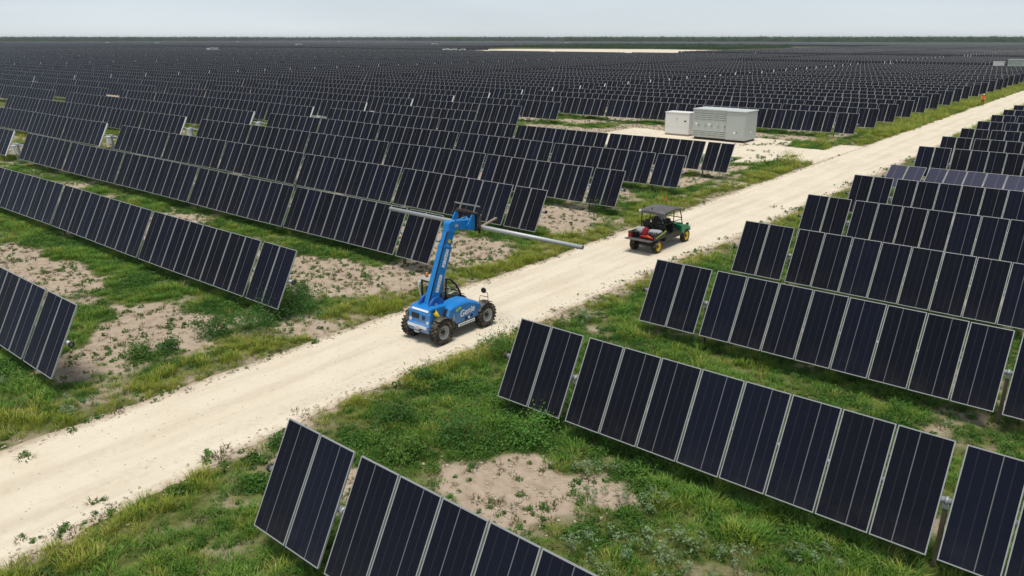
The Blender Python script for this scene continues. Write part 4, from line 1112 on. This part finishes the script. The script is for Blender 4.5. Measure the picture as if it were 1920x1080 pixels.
for sx_ in (-1, 1):
    a_, c_ = sorted((sx_ * .44, sx_ * .75)); b.prism([(.88, .62), (.84, 1.00), (1.08, 1.03), (1.52, .91), (1.86, .70), (1.84, .55), (1.76, .66), (1.55, .73), (1.25, .70), (1.08, .52)], a_, c_)
bn_ = b.build('bonnet', M['green'], ut, .03)
b = MB()
for sx_ in (-1, 1): b.cyl((sx_ * .66, 1.78, .80), (sx_ * .66, 1.87, .78), .075, 0, 14); b.box((sx_ * .70, 1.52, .97), (.10, .12, .09), 1)
b.build('headlight', [M['white'], M['black']], bn_)
b = MB()     # roll cage
for sx_ in (-1, 1):
    x = sx_ * .67
    b.tube([(x, -.80, .62), (x, -.82, 1.60), (x * .98, -.74, 1.90), (x * .98, .50, 1.90), (x * .97, .66, 1.86), (x * .95, .92, 1.45), (x * .93, 1.08, 1.02)], .027, 0, 8)
    b.tube([(x, .02, .62), (x, .02, 1.90)], .025, 0, 8); b.tube([(x, -.80, 1.32), (x, .02, 1.30)], .018, 0, 6); b.tube([(x, .02, 1.34), (x * .95, .95, 1.30)], .018, 0, 6)
for y, z in ((-.76, 1.90), (.02, 1.90), (.62, 1.87), (.96, 1.38), (-.81, 1.30), (1.06, 1.06)): b.tube([(-.66, y, z), (.66, y, z)], .024, 0, 8)
for x in (-.22, .22): b.tube([(x, -.81, .9), (x, -.78, 1.90)], .016, 0, 6)
cg = b.build('roll_cage', M['black'], ut)
b = MB()
b.loft([[(-.74, y, z - .05), (-.70, y, z), (-.25, y, z + .035), (.25, y, z + .035), (.70, y, z), (.74, y, z - .05), (.70, y, z - .07), (-.70, y, z - .07)] for y, z in ((-1.02, 1.88), (-.92, 1.95), (-.2, 1.985), (.40, 1.98), (.74, 1.91))], 0)
rfu = b.build('roof', M['roofgrey'], ut)
b = MB(); b.box((-.68, -1.01, 1.90), (.12, .08, .12)); b.build('reverse_light', M['white'], rfu, .02)
b = MB(); b.cyl((-.15, -.75, 1.96), (-.15, -.75, 2.06), .035, 0, 10); b.build('antenna_base', M['black'], rfu)
b = MB(); b.tube([(.05, .30, 2.04), (.05, .30, 2.50)], .010, 1, 6); b.prism([(.27, 2.24), (.33, 2.24), (.34, 2.52), (.26, 2.52)], .03, .07); b.build('whip_flag', [M['orange'], M['black']], rfu)
b = MB(); b.lathe((-.34, .82, 1.20), (0, -.6, .8), [(-.012, .15), (.012, .15), (.012, .175), (-.012, .175)], 0, 18, closed=True); b.tube([(-.34, .82, 1.2), (-.34, 1.0, .98)], .02, 0, 6); b.build('steering_wheel', M['black'], ut)
# load in the bed
def sack(name, c, d, mat, rz, label, cat):
    b = MB(); n = 16; secs = []
    for i in range(9):
        t = -1 + 2 * i / 8; q = (1 - abs(t) ** 4) ** .5 if abs(t) < 1 else 0.12; q = max(q, .25)
        secs.append([(t * d[0] / 2, math.cos(a) * d[1] / 2 * q * random.uniform(.93, 1.05), d[2] / 2 + math.sin(a) * d[2] / 2 * q * random.uniform(.9, 1.05)) for a in [2 * math.pi * k / n for k in range(n)]])
    b.loft(secs, 0); o = b.build(name, M[mat]); o.location = c; o.rotation_euler = (0, 0, rz); return tag(o, label, cat)
s1 = sack('sack', (UX + .30, UY - 1.12, .726), (.80, .42, .36), 'fabric', R(12), 'grey printed sack lying against the seats in the utility vehicle bed', 'sack')
b = MB()
for i, (x, z) in enumerate(((-.2, .10), (-.1, .12), (.02, .09), (.12, .12))): b.box((x, -.207, z + .09), (.06, .012, .10 if i % 2 else .14))
b.build('print', M['plastic'], s1)
sack('sack', (UX - .40, UY - 1.30, .726), (.50, .46, .44), 'fabric', R(70), 'rounded pale sack on the left of the utility vehicle bed', 'sack')
jc = thing('jerry_can', 'red upright fuel can between the two sacks in the vehicle bed', 'fuel can', (UX - .05, UY - 1.45, .726))
b = MB(); b.prism([(-.17, 0), (.17, 0), (.17, .34), (.08, .44), (-.17, .44)], -.10, .10); b.build('can_body', M['red'], jc, .03)
b = MB(); b.tube([(0, -.12, .43), (0, -.10, .50), (0, .03, .50), (0, .05, .43)], .018, 0, 8); b.build('handle', M['red'], jc)
b = MB(); b.cyl((0, .12, .38), (0, .17, .45), .03, 0, 10); b.build('spout', M['black'], jc)
hb = thing('tool_roll', 'orange and red tool bundle at the right rear of the vehicle bed', 'tool bundle', (UX + .22, UY - 1.84, .726))
b = MB(); b.tube([(-.36, .06, .07), (0, .02, .09), (.36, -.04, .08)], .075, 0, 10); b.build('roll', M['red'], hb)
b = MB(); b.cyl((.05, -.02, .16), (.42, -.10, .10), .06, 0, 12, .035); b.build('cone_tip', M['orange'], hb)
bk = thing('black_bucket', 'dark bucket standing by the left tailgate of the vehicle bed', 'bucket', (UX - .44, UY - 1.76, .726))
b = MB(); b.lathe((0, 0, 0), (0, 0, 1), [(0, 0), (0, .12), (.28, .15), (.29, .155), (.28, .135), (.02, .11), (.02, 0)], 0, 20); b.build('bucket_body', M['plastic'], bk)
b = MB(); b.tube([(-.15, 0, .27), (-.10, .04, .36), (0, .05, .39), (.10, .04, .36), (.15, 0, .27)], .008, 0, 6); b.build('handle', M['galv'], bk)
gb = thing('red_box', 'small dark red box on the left rear corner of the vehicle bed', 'box', (UX - .62, UY - 1.92, .736))
b = MB(); b.box((0, 0, .12), (.16, .24, .24)); b.build('box_body', M['red'], gb, .012); b = MB(); b.box((0, 0, .25), (.18, .26, .03)); b.build('lid', M['black'], gb, .006)

# ------------------------------------------------------------------ people
def person(name, label, loc, rz, J, E, rad, mats, zfun, extras=None):
    """skinned figure: J joints, E edges, rad radii; zfun gives the material of a face from its centre"""
    names = list(J); ix = {n: i for i, n in enumerate(names)}
    me = bpy.data.meshes.new('body'); me.from_pydata([J[n] for n in names], [(ix[a], ix[c]) for a, c in E], []); me.update()
    o = bpy.data.objects.new('tmp', me); COL.objects.link(o)
    sk = o.modifiers.new('skin', 'SKIN'); sb = o.modifiers.new('sub', 'SUBSURF'); sb.levels = 2; sb.render_levels = 2
    lay = me.skin_vertices[0].data
    for n in names:
        r = rad[n]; lay[ix[n]].radius = r if isinstance(r, tuple) else (r, r)
    lay[ix['pelvis']].use_root = True
    bpy.context.view_layer.update()
    m2 = bpy.data.meshes.new_from_object(o.evaluated_get(bpy.context.evaluated_depsgraph_get()))
    bpy.data.objects.remove(o); m2.name = 'body'; m2.materials.clear()
    for mt in mats: m2.materials.append(M[mt])
    for p in m2.polygons: p.material_index = zfun(p.center); p.use_smooth = True
    t = thing(name, label, 'person', loc, rz)
    link('body', m2, t); return t
def fingers(J, E, rad, hand, fwd, side, pre):
    f = Vector(fwd).normalized(); s = Vector(side).normalized(); h = Vector(J[hand])
    for i, (o_, l_) in enumerate(((-.033, .07), (-.011, .08), (.011, .076), (.033, .06))):
        a = pre + 'f%da' % i; c = pre + 'f%db' % i
        J[a] = tuple(h + s * o_ + f * .05); J[c] = tuple(h + s * o_ * 1.1 + f * (.05 + l_)); E += [(hand, a), (a, c)]; rad[a] = .010; rad[c] = .008
    J[pre + 't'] = tuple(h + s * -.06 + f * .045); E.append((hand, pre + 't')); rad[pre + 't'] = .010
# walker in an orange vest far down the road
J = {'pelvis': (0, 0, .95), 'waist': (0, .01, 1.10), 'chest': (0, 0, 1.34), 'neck': (0, .01, 1.50), 'head': (0, .03, 1.63), 'crown': (0, .02, 1.74),
     'hl': (-.10, 0, .90), 'kl': (-.11, .14, .50), 'al': (-.11, .06, .09), 'tl': (-.11, .22, .04), 'hr': (.10, 0, .90), 'kr': (.11, -.02, .50), 'ar': (.11, -.24, .12), 'tr': (.11, -.12, .03),
     'sl': (-.19, 0, 1.42), 'el': (-.26, -.06, 1.14), 'wl': (-.24, .06, .90), 'hdl': (-.24, .10, .84), 'sr': (.19, 0, 1.42), 'er': (.26, .03, 1.14), 'wr': (.25, .14, .92), 'hdr': (.25, .18, .86)}
E = [('pelvis', 'waist'), ('waist', 'chest'), ('chest', 'neck'), ('neck', 'head'), ('head', 'crown'), ('pelvis', 'hl'), ('hl', 'kl'), ('kl', 'al'), ('al', 'tl'), ('pelvis', 'hr'), ('hr', 'kr'), ('kr', 'ar'), ('ar', 'tr'),
     ('chest', 'sl'), ('sl', 'el'), ('el', 'wl'), ('wl', 'hdl'), ('chest', 'sr'), ('sr', 'er'), ('er', 'wr'), ('wr', 'hdr')]
rad = dict(pelvis=(.16, .12), waist=(.15, .11), chest=(.18, .13), neck=.06, head=.095, crown=.07, hl=.095, kl=.062, al=.045, tl=.04, hr=.095, kr=.062, ar=.045, tr=.04, sl=.07, el=.048, wl=.032, hdl=.035, sr=.07, er=.048, wr=.032, hdr=.035)
fingers(J, E, rad, 'hdl', (0, .2, -1), (0, 1, .2), 'l'); fingers(J, E, rad, 'hdr', (0, .2, -1), (0, 1, .2), 'r')
wk = person('person', 'person in an orange vest and white hard hat walking at the far road edge', (-20.75, 141.5, 0.0), R(20), J, E, rad, ['jeans', 'hivis', 'skin', 'shirt'],
            lambda c: 2 if c.z > 1.50 or (abs(c.x) > .2 and c.z < .93 and c.z > .7) else (1 if c.z > .86 and abs(c.x) < .215 else (3 if c.z > .86 else 0)))
b = MB(); b.lathe((0, .02, 1.70), (0, 0, 1), [(0, .135), (.015, .13), (.07, .115), (.115, .06), (.125, 0)], 0, 20); b.prism([(.11, 1.70), (.19, 1.695), (.19, 1.705), (.11, 1.715)], -.09, .09); b.build('hard_hat', M['white'], wk)
# driver of the utility vehicle
J = {'pelvis': (0, 0, .10), 'waist': (0, -.03, .26), 'chest': (0, -.04, .48), 'neck': (0, -.02, .64), 'head': (0, .02, .76), 'crown': (0, .02, .87),
     'hl': (-.10, .05, .10), 'kl': (-.13, .46, .16), 'al': (-.13, .58, -.22), 'tl': (-.13, .72, -.25), 'hr': (.10, .05, .10), 'kr': (.13, .46, .16), 'ar': (.13, .58, -.22), 'tr': (.13, .72, -.25),
     'sl': (-.19, -.03, .57), 'el': (-.24, .16, .38), 'wl': (-.15, .36, .44), 'hdl': (-.14, .40, .46), 'sr': (.19, -.03, .57), 'er': (.24, .16, .38), 'wr': (.15, .36, .44), 'hdr': (.14, .40, .46)}
E = [e for e in E if not (e[1][:2] in ('lf', 'rf', 'lt', 'rt'))]
E = [e for e in E if e[0] in J and e[1] in J]
rad = {k: v for k, v in rad.items() if k in J}
fingers(J, E, rad, 'hdl', (.3, .6, -.5), (1, 0, .3), 'l'); fingers(J, E, rad, 'hdr', (-.3, .6, -.5), (1, 0, .3), 'r')
dv = person('person', 'driver in a pale shirt and dark cap seated at the utility vehicle wheel', (UX - .34, UY + .38, .87), 0, J, E, rad, ['jeans', 'hivisyellow', 'skin', 'shirt'],
            lambda c: 2 if c.z > .64 or c.y > .37 and c.z > .3 else (3 if c.z > .16 and c.y < .38 else 0))
b = MB(); b.lathe((0, .02, .82), (0, 0, 1), [(-.02, .112), (.03, .108), (.075, .07), (.09, 0)], 0, 18); b.prism([(.10, .80), (.20, .785), (.20, .795), (.10, .82)], -.07, .07); b.build('cap', M['black'], dv)

# ------------------------------------------------------------------ inverter station by the pad
def big_cabinet(loc, label, kind='power_cabinet'):
    t = thing(kind, label, 'electrical cabinet', loc)
    W1, W2, D, Z0, Z1 = 3.75, 2.05, 2.75, .26, 3.05
    b = MB(); b.box((W1 / 2, D / 2, (Z0 + Z1) / 2), (W1, D, Z1 - Z0)); b.box((W1 + W2 / 2, (D - .16) / 2, (Z0 + Z1) / 2 - .04), (W2 - .004, D + .16, Z1 - Z0 - .02))
    b.build('housing', M['greygreen'], t, .025)
    b = MB(); b.box((2.9, D / 2 + .1, Z0 / 2), (5.55, D - .2, Z0 + .02)); b.build('skid', M['black'], t)
    b = MB(); b.box((W1 / 2 - .02, D / 2, Z1 + .05), (W1 + .10, D + .22, .10)); b.box((W1 + W2 / 2 + .04, D / 2 - .08, Z1 + .03), (W2 + .04, D + .38, .10)); b.build('roof', M['greytop'], t, .02)
    n = 5
    for i in range(n):
        x0 = .08 + i * (W1 - .16) / n; w_ = (W1 - .16) / n
        b = MB()
        b.box((x0 + w_ / 2, -.012, (Z0 + Z1) / 2), (w_ - .03, .024, Z1 - Z0 - .12))
        dr_ = b.build('door', M['greygreen'], t, .006)
        v = MB()
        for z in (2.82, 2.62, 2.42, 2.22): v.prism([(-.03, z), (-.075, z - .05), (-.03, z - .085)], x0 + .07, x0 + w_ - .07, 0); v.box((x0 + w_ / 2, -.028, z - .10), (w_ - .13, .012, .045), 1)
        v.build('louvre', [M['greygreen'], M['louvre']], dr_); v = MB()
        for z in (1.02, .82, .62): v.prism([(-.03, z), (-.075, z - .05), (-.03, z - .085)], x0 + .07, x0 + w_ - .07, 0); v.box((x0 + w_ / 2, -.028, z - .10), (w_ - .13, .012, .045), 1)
        v.build('louvre', [M['greygreen'], M['louvre']], dr_)
        if i in (0, 2):
            l_ = MB(); l_.box((x0 + w_ * .45, -.028, 1.62), (.2, .01, .22)); l_.build('sign', M['decalw'], dr_)
        hnd = MB(); hnd.box((x0 + w_ - .10, -.045, 1.45), (.035, .04, .2)); hnd.build('handle', M['louvre'], dr_)
    b = MB(); b.box((W1 + W2 / 2, -.172, 1.55), (W2 - .14, .02, 2.35)); dd = b.build('door', M['greygreen'], t, .006)
    b = MB(); b.box((W1 + .95, -.187, .98), (.2, .01, .2)); b.box((W1 + 1.22, -.187, 1.0), (.08, .01, .12), 1); b.build('sign', [M['decalw'], M['louvre']], dd)
    b = MB(); b.box((W1 + W2 + .006, 1.55, 1.5), (.012, .95, 2.1)); ds = b.build('door', M['greygreen'], t, .004)
    b = MB(); b.box((W1 + W2 + .02, 1.25, 1.0), (.01, .18, .24)); b.build('sign', M['decalw'], ds)
    return t
def white_cabinet(loc, label):
    t = thing('white_cabinet', label, 'electrical cabinet', loc)
    b = MB(); b.box((1.45, .8, 1.30), (2.9, 1.6, 2.20)); b.build('housing', M['white'], t, .02)
    b = MB(); b.box((1.45, .8, 2.45), (2.98, 1.72, .09)); b.build('roof', M['white'], t, .015)
    b = MB(); b.box((1.45, .82, .1), (2.8, 1.5, .22)); b.build('plinth', M['concrete'], t)
    b = MB(); b.box((1.45, -.008, .55), (2.84, .016, .62)); b.box((.74, -.008, 1.62), (1.40, .016, 1.4)); b.box((2.17, -.008, 1.62), (1.40, .016, 1.4)); dp = b.build('door', M['white'], t, .004)
    b = MB(); b.box((1.40, -.024, 1.75), (.10, .012, .24)); b.box((2.42, -.024, 1.60), (.26, .012, .13), 1); b.build('sign', [M['rimgrey'], M['plastic']], dp)
    return t
big_cabinet((-36.9, 74.55, .009), 'large grey green louvred cabinet on the gravel pad near the road')
white_cabinet((-40.95, 76.0, 0), 'plain white cabinet on the pad left of the grey louvred one')
c_ = big_cabinet((-36.9, 283.6, 0), 'far grey cabinet at the right edge of the photo')
c_.scale = (1, 1, 1.26)
c_ = white_cabinet((-40.95, 285.0, 0), 'far white cabinet beside the far grey one at the right'); c_.scale = (1, 1, 1.28)
def far_station_mesh():
    b = MB(); b.box((-3.2, 0, 1.4), (4.2, 2.4, 2.5), 0); b.box((-3.2, 0, 2.7), (4.3, 2.5, .1), 0); b.box((-3.2, 0, .1), (4, 2.2, .2), 2)
    b.box((2.6, 0, 1.6), (6.4, 2.6, 2.8), 1); b.box((2.6, 0, 3.05), (6.5, 2.8, .12), 1); b.box((2.6, 0, .12), (6, 2.3, .24), 2)
    for i in range(5):
        for z in (2.6, 2.3, .9, .6): b.box((.1 + i * .9, -1.31, z), (.7, .03, .1), 2)
    return b.mesh('inverter_station', [M['white'], M['greygreen'], M['louvre']])
FSM = far_station_mesh()
STN = [(-506, 289, 'white inverter station standing largest among the far rows at the left'), (-802, 570, 'white inverter station far out, right of the largest far one'),
       (-1390, 604, 'white inverter station near the skyline, leftmost of all'), (-1290, 640, 'white speck of an inverter station just right of the leftmost one'), (-1540, 941, 'white inverter station on the skyline above the largest far one'), (-1373, 1080, 'white inverter station on the skyline left of centre'),
       (-383, 392, 'leftmost of three white stations at the tip of the sand strip'), (-374, 390, 'middle of three white stations at the tip of the sand strip'), (-364, 388, 'rightmost of three white stations at the tip of the sand strip'),
       (-760, 757, 'white inverter station above the tip of the sand strip'), (-786, 1100, 'white inverter station just left of the dark scrub band')]
for x, y, lb in STN:
    o = link('inverter_station', FSM, None, (x, y, 0)); q_ = .5 if 380 < y < 400 else 1.0; o.scale = (q_, q_, 1.3 * (.7 + .3 * q_)); tag(o, lb, 'inverter station', 'far inverter stations')

# ------------------------------------------------------------------ hazy air
HAZE = 0.0001
hm = bpy.data.materials.new('haze'); hm.use_nodes = True; ht = hm.node_tree; ht.nodes.clear()
ho = ht.nodes.new('ShaderNodeOutputMaterial'); hv = ht.nodes.new('ShaderNodeVolumePrincipled')
hv.inputs['Color'].default_value = (0.86, 0.90, 0.95, 1); hv.inputs['Density'].default_value = HAZE; hv.inputs['Anisotropy'].default_value = 0.2
ht.links.new(hv.outputs[0], ho.inputs['Volume'])
b = MB(); b.box((0, 2000, 10.5), (12400, 8400, 23)); hz = b.build('haze', hm); hz['kind'] = 'stuff'; hz['label'] = 'thin pale haze over the plain'
